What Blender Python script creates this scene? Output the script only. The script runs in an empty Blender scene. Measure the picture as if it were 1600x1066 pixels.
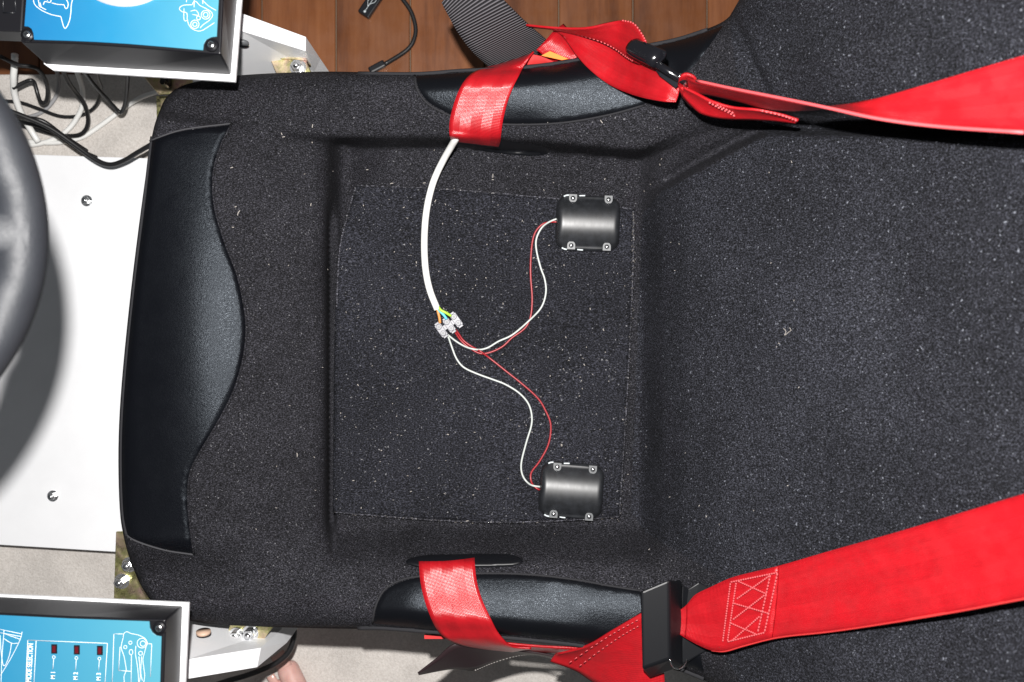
import bpy, bmesh, math, random
import numpy as np
from mathutils import Vector, Matrix
from mathutils.geometry import delaunay_2d_cdt

random.seed(7)
rng = np.random.default_rng(7)
S = bpy.context.scene
COL = S.collection
R = math.radians

# ------------------------------------------------------------------ camera, light, exposure
HC = 1.335            # camera height above the floor (m)
F = 1500.0            # focal length in photo pixels (photo is 1600 x 1066)
cam_d = bpy.data.cameras.new('camera')
cam_d.sensor_width = 36.0
cam_d.lens = 36.0 * F / 1600.0
cam_d.clip_start = 0.02
cam_d.clip_end = 50
cam_d.dof.use_dof = True
cam_d.dof.focus_distance = 1.0
cam_d.dof.aperture_fstop = 7.5
cam = bpy.data.objects.new('camera', cam_d)
cam.location = (0, 0, HC)
COL.objects.link(cam)
S.camera = cam

world = bpy.data.worlds.new('World')
S.world = world
world.use_nodes = True
bg = world.node_tree.nodes['Background']
bg.inputs[0].default_value = (0.90, 0.95, 1.0, 1)
bg.inputs[1].default_value = 0.10

fl = bpy.data.lights.new('camera_flash', 'POINT')     # the camera's own flash, just above the lens
fl.energy = 96
fl.color = (1.0, 0.975, 0.95)
fl.shadow_soft_size = 0.009
flo = bpy.data.objects.new('camera_flash', fl)
flo.location = (-0.02, 0.08, HC)
COL.objects.link(flo)

S.view_settings.view_transform = 'Standard'
S.view_settings.look = 'None'
S.view_settings.exposure = 0.0
S.view_settings.gamma = 1.0
S.view_settings.use_curve_mapping = False


# ------------------------------------------------------------------ helpers
def W(px, py, z):
    """photo pixel + real height -> world point"""
    d = HC - z
    return Vector(((px - 800) / F * d, (533 - py) / F * d, z))


ORG = {}


def tag(o, label=None, cat=None, group=None, kind=None):
    if label: o['label'] = label
    if cat: o['category'] = cat
    if group: o['group'] = group
    if kind: o['kind'] = kind
    return o


def thing(name, loc, label, cat, group=None):
    o = bpy.data.objects.new(name, None)
    o.empty_display_size = 0.03
    o.location = loc
    COL.objects.link(o)
    ORG[o] = Vector(loc)
    return tag(o, label, cat, group)


def mk(name, verts, faces, mat, parent=None, smooth=True, uv=None, origin=None):
    """verts in world coordinates; one mesh object, child of parent"""
    if parent is not None:
        org = ORG[parent]
    else:
        v = [Vector(p) for p in verts]
        if origin is None:
            origin = Vector((sum(p.x for p in v) / len(v), sum(p.y for p in v) / len(v), min(p.z for p in v)))
        org = Vector(origin)
    me = bpy.data.meshes.new(name)
    me.from_pydata([tuple(Vector(p) - org) for p in verts], [], faces)
    if uv is not None:
        ul = me.uv_layers.new(name='UVMap')
        for l in me.loops:
            ul.data[l.index].uv = uv[l.vertex_index]
    me.validate()
    bm = bmesh.new(); bm.from_mesh(me)
    bmesh.ops.recalc_face_normals(bm, faces=bm.faces)
    bm.to_mesh(me); bm.free()
    if smooth:
        me.polygons.foreach_set('use_smooth', [True] * len(me.polygons))
    me.materials.append(mat)
    o = bpy.data.objects.new(name, me)
    COL.objects.link(o)
    if parent is not None:
        o.parent = parent
    else:
        o.location = org
    ORG[o] = org
    return o


def bevel(o, w, seg=2):
    m = o.modifiers.new('bevel', 'BEVEL'); m.width = w; m.segments = seg; m.limit_method = 'ANGLE'; m.angle_limit = R(35)
    return o


def catmull(P, sub):
    P = [np.array(p, float) for p in P]
    out = []
    n = len(P)
    for i in range(n - 1):
        p0 = P[i - 1] if i > 0 else 2 * P[0] - P[1]
        p1, p2 = P[i], P[i + 1]
        p3 = P[i + 2] if i + 2 < n else 2 * P[-1] - P[-2]
        for k in range(sub):
            t = k / sub
            out.append(0.5 * (2 * p1 + (p2 - p0) * t + (2 * p0 - 5 * p1 + 4 * p2 - p3) * t * t + (3 * p1 - p0 - 3 * p2 + p3) * t ** 3))
    out.append(P[-1])
    return out


def tube_geo(pts, r, n=8, sub=5, r_end=None, caps=True, flat=1.0):
    P = [Vector(p) for p in (catmull(pts, sub) if sub > 1 else pts)]
    V, Fc = [], []
    up = Vector((0, 0, 1))
    m = len(P)
    for i, p in enumerate(P):
        t = (P[min(i + 1, m - 1)] - P[max(i - 1, 0)]).normalized()
        s = t.cross(up)
        if s.length < 1e-4: s = t.cross(Vector((0, 1, 0)))
        s.normalize(); u = s.cross(t).normalized()
        rr = r if r_end is None else r + (r_end - r) * i / (m - 1)
        for k in range(n):
            a = 2 * math.pi * k / n
            V.append(p + s * (rr * math.cos(a)) + u * (rr * flat * math.sin(a)))
    for i in range(m - 1):
        for k in range(n):
            a, b = i * n + k, i * n + (k + 1) % n
            Fc.append((a, b, b + n, a + n))
    if caps:
        Fc.append(tuple(range(n))); Fc.append(tuple(range((m - 1) * n, m * n)))
    return V, Fc


def tube(name, pts, r, mat, parent=None, **kw):
    V, Fc = tube_geo(pts, r, **kw)
    return mk(name, V, Fc, mat, parent)


def join_geo(geos):
    V, Fc = [], []
    for v, f in geos:
        o = len(V); V += list(v); Fc += [tuple(i + o for i in q) for q in f]
    return V, Fc


def prism_geo(top, bottom):
    n = len(top)
    V = list(top) + list(bottom)
    Fc = [tuple(range(n)), tuple(range(2 * n - 1, n - 1, -1))]
    for i in range(n):
        j = (i + 1) % n
        Fc.append((i, i + n, j + n, j))
    return V, Fc


def slab(name, poly, z, th, mat, parent=None, bev=0.0, smooth=False):
    """horizontal slab whose top outline is given in photo pixels at height z"""
    top = [W(x, y, z) for x, y in poly]
    bot = [p - Vector((0, 0, th)) for p in top]
    V, Fc = prism_geo(top, bot)
    o = mk(name, V, Fc, mat, parent, smooth)
    if bev: bevel(o, bev)
    return o


def box_geo(c, sx, sy, sz, M=None):
    V = []
    for dz in (0, 1):
        for dx, dy in ((-1, -1), (1, -1), (1, 1), (-1, 1)):
            p = Vector((dx * sx / 2, dy * sy / 2, dz * sz))
            if M is not None: p = M @ p
            V.append(Vector(c) + p)
    return V, [(3, 2, 1, 0), (4, 5, 6, 7), (0, 1, 5, 4), (1, 2, 6, 5), (2, 3, 7, 6), (3, 0, 4, 7)]


def cyl_geo(c, r, h, n=16, r2=None, M=None):
    r2 = r if r2 is None else r2
    V = []
    for k in range(n):
        a = 2 * math.pi * k / n
        V.append(Vector((r * math.cos(a), r * math.sin(a), 0)))
    for k in range(n):
        a = 2 * math.pi * k / n
        V.append(Vector((r2 * math.cos(a), r2 * math.sin(a), h)))
    V = [Vector(c) + ((M @ p) if M is not None else p) for p in V]
    Fc = [tuple(range(n - 1, -1, -1)), tuple(range(n, 2 * n))]
    for k in range(n):
        j = (k + 1) % n
        Fc.append((k, j, j + n, k + n))
    return V, Fc


def ribbon(name, E1, E2, mat, parent=None, th=0.0016, sub=6, across=9, bow=0.0):
    """webbing between two edge polylines (world points), with real thickness and a UV along/across"""
    A = catmull(E1, sub); B = catmull(E2, sub)
    V, Fc, UV = [], [], []
    s = 0.0
    prev = None
    for i in range(len(A)):
        mid = (A[i] + B[i]) / 2
        if prev is not None: s += np.linalg.norm(mid - prev)
        prev = mid
        t = (A[min(i + 1, len(A) - 1)] + B[min(i + 1, len(A) - 1)] - A[max(i - 1, 0)] - B[max(i - 1, 0)])
        nrm = np.cross(t, B[i] - A[i]); ln = np.linalg.norm(nrm); nrm = nrm / ln if ln > 1e-9 else np.array([0, 0, 1.0])
        for k in range(across):
            v = k / (across - 1)
            p = A[i] * (1 - v) + B[i] * v + nrm * bow * (1 - (2 * v - 1) ** 2)
            V.append(Vector(p)); UV.append((s / 0.05, v))
    for i in range(len(A) - 1):
        for k in range(across - 1):
            a = i * across + k
            Fc.append((a, a + 1, a + 1 + across, a + across))
    o = mk(name, V, Fc, mat, parent, True, UV)
    m = o.modifiers.new('thickness', 'SOLIDIFY'); m.thickness = th; m.offset = 0
    return o


def px_inside(poly, X, Y):
    inside = np.zeros(len(X), bool)
    n = len(poly)
    for i in range(n):
        x1, y1 = poly[i]; x2, y2 = poly[(i + 1) % n]
        if y1 == y2: continue
        c = ((y1 > Y) != (y2 > Y)) & (X < (x2 - x1) * (Y - y1) / (y2 - y1) + x1)
        inside ^= c
    return inside


def px_dist(poly, X, Y, closed=True):
    d = np.full(len(X), 1e9)
    n = len(poly)
    for i in range(n if closed else n - 1):
        x1, y1 = poly[i]; x2, y2 = poly[(i + 1) % n]
        dx, dy = x2 - x1, y2 - y1
        L = dx * dx + dy * dy + 1e-12
        t = np.clip(((X - x1) * dx + (Y - y1) * dy) / L, 0, 1)
        d = np.minimum(d, (X - x1 - t * dx) ** 2 + (Y - y1 - t * dy) ** 2)
    return np.sqrt(d)


def smooth_poly(poly, sub=6, closed=True):
    P = [np.array(p, float) for p in poly]
    if not closed:
        return [tuple(p) for p in catmull(P, sub)]
    n = len(P); out = []
    for i in range(n):
        p0, p1, p2, p3 = P[i - 1], P[i], P[(i + 1) % n], P[(i + 2) % n]
        for k in range(sub):
            t = k / sub
            out.append(tuple(0.5 * (2 * p1 + (p2 - p0) * t + (2 * p0 - 5 * p1 + 4 * p2 - p3) * t * t + (3 * p1 - p0 - 3 * p2 + p3) * t ** 3)))
    return out


def tri_region(poly, sx, sy):
    """triangulate a pixel outline with an inner lattice; returns px points, faces, number of rim points"""
    P = np.array(poly, float)
    x0, y0 = P.min(0); x1, y1 = P.max(0)
    xs = np.arange(x0, x1, sx); ys = np.arange(y0, y1, sy)
    gx, gy = np.meshgrid(xs, ys)
    gx = gx + (np.arange(len(ys)) % 2)[:, None] * sx / 2
    gx = gx.ravel(); gy = gy.ravel()
    ok = px_inside(poly, gx, gy)
    gx, gy = gx[ok], gy[ok]
    ok = px_dist(poly, gx, gy) > 0.45 * min(sx, sy)
    gx, gy = gx[ok], gy[ok]
    pts = [Vector((a, b)) for a, b in poly] + [Vector((a, b)) for a, b in zip(gx, gy)]
    n = len(poly)
    res = delaunay_2d_cdt(pts, [(i, (i + 1) % n) for i in range(n)], [], 1, 1e-4)
    vs = np.array([[v.x, v.y] for v in res[0]])
    return vs, [tuple(f) for f in res[2]]


def table(pts, sigma):
    X = np.arange(-400, 2101)
    y = np.interp(X, [p[0] for p in pts], [p[1] for p in pts])
    k = np.exp(-0.5 * (np.arange(-40, 41) / sigma) ** 2); k /= k.sum()
    yp = np.concatenate([np.full(40, y[0]), y, np.full(40, y[-1])])
    ys = np.convolve(yp, k, 'valid')
    return lambda x: np.interp(x, X, ys)


# ------------------------------------------------------------------ materials
def mat(name, col, rough=0.6, spec=0.5, metal=0.0, **kw):
    m = bpy.data.materials.new(name); m.use_nodes = True
    b = m.node_tree.nodes['Principled BSDF']
    b.inputs['Base Color'].default_value = (*col, 1)
    b.inputs['Roughness'].default_value = rough
    b.inputs['Specular IOR Level'].default_value = spec
    b.inputs['Metallic'].default_value = metal
    for k, v in kw.items():
        b.inputs[k.replace('_', ' ')].default_value = v
    return m


class NT:
    def __init__(s, m):
        s.t = m.node_tree; s.n = s.t.nodes; s.l = s.t.links; s.b = s.n['Principled BSDF']
        s.co = s.n.new('ShaderNodeTexCoord')

    def new(s, ty, **kw):
        n = s.n.new(ty)
        for k, v in kw.items(): setattr(n, k, v)
        return n

    def link(s, a, b): s.l.new(a, b)

    def noise(s, scale, detail=3, rough=0.6, vec=None):
        n = s.new('ShaderNodeTexNoise')
        n.inputs['Scale'].default_value = scale; n.inputs['Detail'].default_value = detail; n.inputs['Roughness'].default_value = rough
        s.link(vec if vec is not None else s.co.outputs['Object'], n.inputs['Vector'])
        return n.outputs['Fac']

    def ramp(s, fac, stops):
        n = s.new('ShaderNodeValToRGB')
        e = n.color_ramp.elements
        while len(e) < len(stops): e.new(0.5)
        for q, (p, c) in zip(e, stops):
            q.position = p; q.color = (*c, 1) if not isinstance(c, (int, float)) else (c, c, c, 1)
        s.link(fac, n.inputs['Fac'])
        return n.outputs['Color']

    def mix(s, fac, a, b, mode='MIX'):
        n = s.new('ShaderNodeMix', data_type='RGBA', blend_type=mode)
        for sock, v in ((n.inputs[0], fac), (n.inputs[6], a), (n.inputs[7], b)):
            if hasattr(v, 'links'): s.link(v, sock)
            elif isinstance(v, (int, float)): sock.default_value = v
            else: sock.default_value = (*v, 1)
        return n.outputs[2]

    def math(s, op, a, b=0.0):
        n = s.new('ShaderNodeMath', operation=op)
        for sock, v in ((n.inputs[0], a), (n.inputs[1], b)):
            if hasattr(v, 'links'): s.link(v, sock)
            else: sock.default_value = v
        return n.outputs[0]

    def bump(s, h, strength, dist, normal=None):
        n = s.new('ShaderNodeBump')
        n.inputs['Strength'].default_value = strength; n.inputs['Distance'].default_value = dist
        s.link(h, n.inputs['Height'])
        if normal is not None: s.link(normal, n.inputs['Normal'])
        s.link(n.outputs['Normal'], s.b.inputs['Normal'])
        return n.outputs['Normal']


def fabric(name, base, speck, scale=840, amount=0.62, sheen=0.0):
    m = mat(name, base, 0.85, 0.15)
    t = NT(m)
    fm = t.new('ShaderNodeMapping'); fm.inputs['Scale'].default_value = (0.75, 1.25, 1.0); t.link(t.co.outputs['Object'], fm.inputs[0])   # pile lies along the seat
    n1 = t.noise(scale, 3, 0.72, fm.outputs[0])
    n2 = t.noise(28, 4, 0.6)
    n3 = t.noise(6, 2, 0.5)
    sp = t.ramp(t.noise(scale * 0.62, 2, 0.5), [(0.68, 0.0), (0.74, 1.0)])
    c1 = t.ramp(n1, [(0.38, tuple(x * 0.12 for x in base)), (0.52, base), (amount + 0.06, tuple(min(1, x * 5.2) for x in base))])
    big = t.ramp(n2, [(0.3, 0.88), (0.7, 1.12)])
    c2 = t.mix(1.0, c1, big, 'MULTIPLY')
    big2 = t.ramp(n3, [(0.35, 0.80), (0.65, 1.20)])
    c2 = t.mix(1.0, c2, big2, 'MULTIPLY')
    c3 = t.mix(sp, c2, speck)
    t.link(c3, t.b.inputs['Base Color'])
    t.b.inputs['Sheen Weight'].default_value = sheen
    t.b.inputs['Sheen Roughness'].default_value = 0.45
    t.b.inputs['Sheen Tint'].default_value = (0.8, 0.85, 1, 1)
    t.bump(n1, 0.7, 0.0012)
    return m


M = {}
M['velour'] = fabric('black_velour', (0.0122, 0.0121, 0.0148), (0.16, 0.16, 0.17))
M['velour_back'] = fabric('black_velour_back', (0.0120, 0.0125, 0.0160), (0.17, 0.18, 0.21), scale=680)
M['carpet_pad'] = fabric('black_pad_felt', (0.0112, 0.0116, 0.0152), (0.20, 0.20, 0.21), scale=720, amount=0.64)


M['felt_edge'] = fabric('cut_felt_edge', (0.026, 0.026, 0.031), (0.35, 0.34, 0.34), scale=520, amount=0.60)


def vinyl(name, col, rough, scale, bump):
    m = mat(name, col, rough, 0.19, Specular_Tint=(0.78, 0.88, 1.0, 1))
    t = NT(m)
    v = t.new('ShaderNodeTexVoronoi', feature='DISTANCE_TO_EDGE'); v.inputs['Scale'].default_value = scale
    nz = t.new('ShaderNodeTexNoise'); nz.inputs['Scale'].default_value = scale * 0.5; nz.inputs['Detail'].default_value = 2
    t.link(t.co.outputs['Object'], nz.inputs['Vector'])
    vm = t.new('ShaderNodeVectorMath', operation='MULTIPLY_ADD')
    t.link(nz.outputs['Color'], vm.inputs[0]); vm.inputs[1].default_value = (0.004,) * 3; t.link(t.co.outputs['Object'], vm.inputs[2])
    t.link(vm.outputs[0], v.inputs['Vector'])
    h = t.ramp(v.outputs['Distance'], [(0.0, 0.0), (0.22, 1.0)])
    r = t.ramp(t.noise(40, 4), [(0.3, rough - 0.03), (0.7, rough + 0.04)])
    t.link(r, t.b.inputs['Roughness'])
    t.bump(h, bump, 0.0007)
    return m


M['vinyl'] = vinyl('black_vinyl', (0.0035, 0.0038, 0.0050), 0.35, 640, 0.16)
M['vinyl_front'] = vinyl('black_vinyl_front', (0.0026, 0.0029, 0.0042), 0.34, 800, 0.17)
M['seam'] = mat('seam_thread', (0.05, 0.05, 0.055), 0.8, 0.2)
M['edge'] = mat('edge_binding', (0.022, 0.022, 0.025), 0.85, 0.2)
M['plastic'] = mat('black_plastic', (0.008, 0.009, 0.012), 0.32, 0.5)
M['slot'] = mat('slot_plastic', (0.0035, 0.004, 0.0055), 0.42, 0.4)
M['plastic_matt'] = mat('black_plastic_matt', (0.005, 0.0055, 0.007), 0.42, 0.3)
M['gloss_black'] = mat('gloss_black_enamel', (0.006, 0.006, 0.008), 0.16, 0.6)


def webbing(name, col, ribs=1.0, tilt=0.042, rough=0.30, spec=0.65, blotch=0.0):
    m = mat(name, col, rough, spec)
    t = NT(m)
    uv = t.new('ShaderNodeSeparateXYZ'); t.link(t.co.outputs['UV'], uv.inputs[0])
    U, V = uv.outputs[0], uv.outputs[1]
    # seven longitudinal twill panels that lean alternately
    st = t.math('FRACT', t.math('MULTIPLY', V, 2.5))
    sg = t.math('SUBTRACT', t.math('MULTIPLY', t.math('GREATER_THAN', st, 0.5), 2.0), 1.0)
    tan = t.new('ShaderNodeTangent', direction_type='UV_MAP', uv_map='UVMap')
    geo = t.new('ShaderNodeNewGeometry')
    sc = t.new('ShaderNodeVectorMath', operation='SCALE'); t.link(tan.outputs[0], sc.inputs[0])
    t.link(t.math('MULTIPLY', sg, tilt), sc.inputs['Scale'])
    ad = t.new('ShaderNodeVectorMath', operation='ADD'); t.link(geo.outputs['Normal'], ad.inputs[0]); t.link(sc.outputs[0], ad.inputs[1])
    no = t.new('ShaderNodeVectorMath', operation='NORMALIZE'); t.link(ad.outputs[0], no.inputs[0])
    ph = t.math('ADD', t.math('MULTIPLY', U, 230.0), t.math('MULTIPLY', V, 26.0))
    w = t.math('SINE', ph)
    w2 = t.math('SINE', t.math('MULTIPLY', V, 260.0))
    hh = t.math('ADD', t.math('MULTIPLY', w, 0.6 * ribs), t.math('MULTIPLY', w2, 0.35))
    t.bump(hh, 0.34, 0.0004, no.outputs[0])
    nz = t.noise(60, 4)
    c = t.mix(1.0, col, t.ramp(nz, [(0.3, 0.88), (0.7, 1.1)]), 'MULTIPLY')
    wv = t.ramp(t.math('ADD', t.math('MULTIPLY', w, 0.5), 0.5), [(0, 0.74), (1, 1.10)])
    c = t.mix(1.0, c, wv, 'MULTIPLY')
    sm = t.new('ShaderNodeMapping'); sm.inputs['Scale'].default_value = (1.2, 9.0, 1.0); t.link(t.co.outputs['UV'], sm.inputs[0])
    c = t.mix(1.0, c, t.ramp(t.noise(2.2, 5, 0.65, sm.outputs[0]), [(0.3, 0.91), (0.7, 1.07)]), 'MULTIPLY')
    t.link(c, t.b.inputs['Base Color'])
    if blotch:
        t.link(t.ramp(t.noise(55, 5), [(0.45, rough), (0.6, rough - 0.12)]), t.b.inputs['Roughness'])
    return m


M['belt'] = webbing('red_webbing', (0.40, 0.0062, 0.0115))
M['belt_wide'] = webbing('red_webbing_shoulder', (0.40, 0.0062, 0.0115), ribs=0.6, tilt=0.035, rough=0.44, spec=0.55, blotch=1)
M['belt_edge'] = mat('red_webbing_edge', (0.52, 0.03, 0.03), 0.7, 0.3)
M['thread_red'] = mat('pale_red_thread', (0.60, 0.085, 0.095), 0.55, 0.5)
M['thread_pale'] = mat('pale_thread', (0.45, 0.42, 0.40), 0.7, 0.3)
M['strap_dark'] = mat('dark_strap', (0.020, 0.010, 0.012), 0.5, 0.4)
M['orange'] = mat('orange_label', (0.85, 0.20, 0.02), 0.5, 0.4)

m = mat('grey_ribbed_webbing', (0.05, 0.05, 0.055), 0.7, 0.3); M['strap_grey'] = m
t = NT(m)
uv = t.new('ShaderNodeSeparateXYZ'); t.link(t.co.outputs['UV'], uv.inputs[0])
w = t.math('SINE', t.math('MULTIPLY', uv.outputs[0], 6.2832 * 16.0))
t.link(t.ramp(t.math('ADD', t.math('MULTIPLY', w, 0.5), 0.5), [(0.35, (0.004, 0.004, 0.006)), (0.85, (0.105, 0.10, 0.11))]), t.b.inputs['Base Color'])
t.bump(w, 0.9, 0.0008)

m = mat('white_laminate', (0.80, 0.81, 0.83), 0.42, 0.4); M['white'] = m
t = NT(m)
t.link(t.ramp(t.noise(12, 5), [(0.3, (0.82, 0.83, 0.85)), (0.7, (0.88, 0.89, 0.91))]), t.b.inputs['Base Color'])
t.bump(t.noise(300, 2), 0.05, 0.0005)
M['chip_edge'] = mat('chipboard_edge', (0.35, 0.24, 0.16), 0.8, 0.2)
M['white_cable'] = mat('white_cable_pvc', (0.80, 0.80, 0.78), 0.38, 0.5)
M['white_wire'] = mat('white_wire_pvc', (0.46, 0.49, 0.47), 0.4, 0.5)
M['red_wire'] = mat('red_wire_pvc', (0.28, 0.014, 0.020), 0.38, 0.5)
M['black_cable'] = mat('black_cable_pvc', (0.012, 0.012, 0.013), 0.38, 0.5)
M['grey_cable'] = mat('grey_cable_pvc', (0.30, 0.30, 0.31), 0.45, 0.4)
M['brown_core'] = mat('orange_brown_core', (0.60, 0.24, 0.06), 0.45, 0.5)
M['blue_core'] = mat('pale_blue_core', (0.10, 0.48, 0.62), 0.45, 0.5)
M['green_core'] = mat('green_yellow_core', (0.36, 0.62, 0.05), 0.45, 0.5)
M['terminal'] = mat('translucent_nylon', (0.14, 0.14, 0.16), 0.36, 0.35)
M['steel'] = mat('bright_steel', (0.78, 0.79, 0.80), 0.22, 0.5, 1.0)
M['tab_grey'] = mat('grey_screw_seat', (0.10, 0.105, 0.11), 0.45, 0.5)
M['glint_mark_white'] = mat('pale_glint_and_mark', (0.55, 0.60, 0.62), 0.35, 0.5)  # pale colour for the painted motor glints and the printed trident
M['silver'] = mat('silver_paint', (0.72, 0.72, 0.74), 0.3, 0.5, 0.3)
M['print'] = mat('white_print', (0.78, 0.86, 0.92), 0.5, 0.3)
M['led'] = mat('dark_red_window', (0.10, 0.006, 0.010), 0.2, 0.6)
M['black_bezel'] = mat('black_bezel', (0.008, 0.008, 0.010), 0.38, 0.28)

m = mat('zinc_passivated', (0.50, 0.45, 0.26), 0.28, 0.5, 1.0); M['zinc'] = m
t = NT(m)
t.link(t.ramp(t.noise(38, 5, 0.7), [(0.30, (0.28, 0.24, 0.10)), (0.45, (0.46, 0.46, 0.20)), (0.58, (0.62, 0.50, 0.34)), (0.72, (0.48, 0.30, 0.30))]), t.b.inputs['Base Color'])
t.link(t.ramp(t.noise(90, 4), [(0.3, 0.2), (0.7, 0.5)]), t.b.inputs['Roughness'])
t.bump(t.noise(160, 3), 0.15, 0.001)

m = mat('moulded_housing', (0.010, 0.011, 0.013), 0.40, 0.8); M['motor'] = m
t = NT(m)
mp = t.new('ShaderNodeMapping'); mp.inputs['Scale'].default_value = (180, 60, 60); t.link(t.co.outputs['Object'], mp.inputs[0])
t.link(t.ramp(t.noise(1.0, 4, 0.6, mp.outputs[0]), [(0.3, 0.41), (0.7, 0.46)]), t.b.inputs['Roughness'])
t.link(t.ramp(t.noise(110, 4), [(0.4, (0.010, 0.011, 0.013)), (0.75, (0.020, 0.022, 0.026))]), t.b.inputs['Base Color'])
t.bump(t.noise(220, 2), 0.05, 0.0003)

m = mat('wheel_leather_grain', (0.045, 0.048, 0.056), 0.55, 0.35); M['wheel'] = m
t = NT(m)
mp = t.new('ShaderNodeMapping'); mp.inputs['Scale'].default_value = (1, 0.5, 1); t.link(t.co.outputs['Object'], mp.inputs[0])
v = t.new('ShaderNodeTexVoronoi', feature='DISTANCE_TO_EDGE'); v.inputs['Scale'].default_value = 700
nz = t.new('ShaderNodeTexNoise'); nz.inputs['Scale'].default_value = 160; t.link(mp.outputs[0], nz.inputs['Vector'])
vm = t.new('ShaderNodeVectorMath', operation='MULTIPLY_ADD'); t.link(nz.outputs['Color'], vm.inputs[0]); vm.inputs[1].default_value = (0.01,) * 3
t.link(mp.outputs[0], vm.inputs[2]); t.link(vm.outputs[0], v.inputs['Vector'])
t.bump(t.ramp(v.outputs['Distance'], [(0, 0.0), (0.25, 1.0)]), 0.18, 0.0005)
t.link(t.ramp(t.noise(50, 5), [(0.35, (0.0120, 0.0134, 0.0165)), (0.65, (0.0132, 0.0147, 0.0180))]), t.b.inputs['Base Color'])

m = mat('blue_printed_panel', (0.02, 0.3, 0.75), 0.34, 0.4); M['blue'] = m
t = NT(m)
sx = t.new('ShaderNodeSeparateXYZ'); t.link(t.co.outputs['Generated'], sx.inputs[0])
g = t.math('ADD', t.math('MULTIPLY', sx.outputs[0], 0.9), 0.1)       # printed blue-to-cyan blend across the panel
t.link(t.ramp(g, [(0.0, (0.009, 0.130, 0.32)), (0.5, (0.019, 0.190, 0.355)), (1.0, (0.075, 0.285, 0.37))]), t.b.inputs['Base Color'])
t.link(t.ramp(t.noise(60, 5), [(0.4, 0.30), (0.7, 0.42)]), t.b.inputs['Roughness'])

m = mat('beige_rug', (0.50, 0.46, 0.42), 0.95, 0.1); M['rug'] = m
t = NT(m)
c = t.ramp(t.noise(420, 3, 0.7), [(0.3, (0.50, 0.465, 0.43)), (0.7, (0.68, 0.645, 0.61))])
c = t.mix(1.0, c, t.ramp(t.noise(14, 4), [(0.35, 0.88), (0.65, 1.08)]), 'MULTIPLY')
t.link(c, t.b.inputs['Base Color'])
t.bump(t.noise(420, 2), 0.5, 0.002)

m = mat('varnished_floorboard', (0.30, 0.115, 0.04), 0.32, 0.4); M['wood'] = m
t = NT(m)
oi = t.new('ShaderNodeObjectInfo')
mp = t.new('ShaderNodeMapping'); mp.inputs['Scale'].default_value = (26, 2.2, 10)
t.link(t.co.outputs['Object'], mp.inputs[0])
of = t.new('ShaderNodeVectorMath', operation='ADD'); t.link(mp.outputs[0], of.inputs[0])
cx_ = t.new('ShaderNodeCombineXYZ'); t.link(t.math('MULTIPLY', oi.outputs['Random'], 90.0), cx_.inputs[1]); t.link(t.math('MULTIPLY', oi.outputs['Random'], 37.0), cx_.inputs[0])
t.link(cx_.outputs[0], of.inputs[1])
g = t.noise(1.6, 7, 0.65, of.outputs[0])
c = t.ramp(g, [(0.30, (0.088, 0.029, 0.011)), (0.48, (0.165, 0.057, 0.020)), (0.72, (0.228, 0.087, 0.033))])
c = t.mix(1.0, c, t.ramp(oi.outputs['Random'], [(0, 0.86), (1, 1.12)]), 'MULTIPLY')
t.link(c, t.b.inputs['Base Color'])
t.link(t.ramp(t.noise(30, 5), [(0.3, 0.28), (0.7, 0.5)]), t.b.inputs['Roughness'])
t.bump(g, 0.15, 0.001)
M['filler'] = mat('pale_joint_filler', (0.15, 0.11, 0.08), 0.9, 0.1)

m = mat('skin', (0.52, 0.27, 0.21), 0.5, 0.4, Subsurface_Weight=0.15, Subsurface_Radius=(0.01, 0.004, 0.002)); M['skin'] = m
t = NT(m)
t.link(t.ramp(t.noise(45, 4), [(0.3, (0.56, 0.30, 0.26)), (0.7, (0.66, 0.42, 0.37))]), t.b.inputs['Base Color'])
t.bump(t.noise(500, 2), 0.15, 0.0005)
M['nail'] = mat('toenail', (0.60, 0.36, 0.31), 0.25, 0.5)
M['lint'] = mat('pale_lint', (0.40, 0.37, 0.34), 0.9, 0.1)

# ------------------------------------------------------------------ floor: boards, rug, white base board
zf = 0.0
fl_base = slab('floor', [(-600, -910), (2200, -910), (2200, 1450), (-600, 1450)], -0.004, 0.05, M['filler'])
tag(fl_base, kind='structure')
proto = None
wpl = 116.0
k = 0
xs = [293 + wpl * i for i in range(-7, 16)]
for x in xs:
    a, b = W(x + 1.0, 0, 0), W(x + wpl - 1.0, 0, 0)
    y0, y1 = W(0, 320, 0).y, W(0, -900, 0).y
    if proto is None:
        V, Fc = box_geo(((a.x + b.x) / 2, (y0 + y1) / 2, -0.004), b.x - a.x, y1 - y0, 0.004 + 0.0008)
        proto = mk('floorboard', V, Fc, M['wood'], fl_base, False)
        bevel(proto, 0.0012, 1)
        px0 = (a.x + b.x) / 2
        # skew of the boards seen in the photo
        proto.data.transform(Matrix.Shear('XY', 4, (0.035, 0)) if False else Matrix.Identity(4))
    else:
        q = proto.copy(); COL.objects.link(q); q.parent = fl_base
        q.location = Vector(((a.x + b.x) / 2 - px0, 0, random.uniform(-0.0003, 0.0003)))

rug = slab('rug', [(-500, 116), (700, 116), (2100, 130), (2100, 1440), (-500, 1440)], 0.010, 0.008, M['rug'], None, 0.002)
tag(rug, 'beige short pile rug under the white board and the seat', 'rug')

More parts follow.
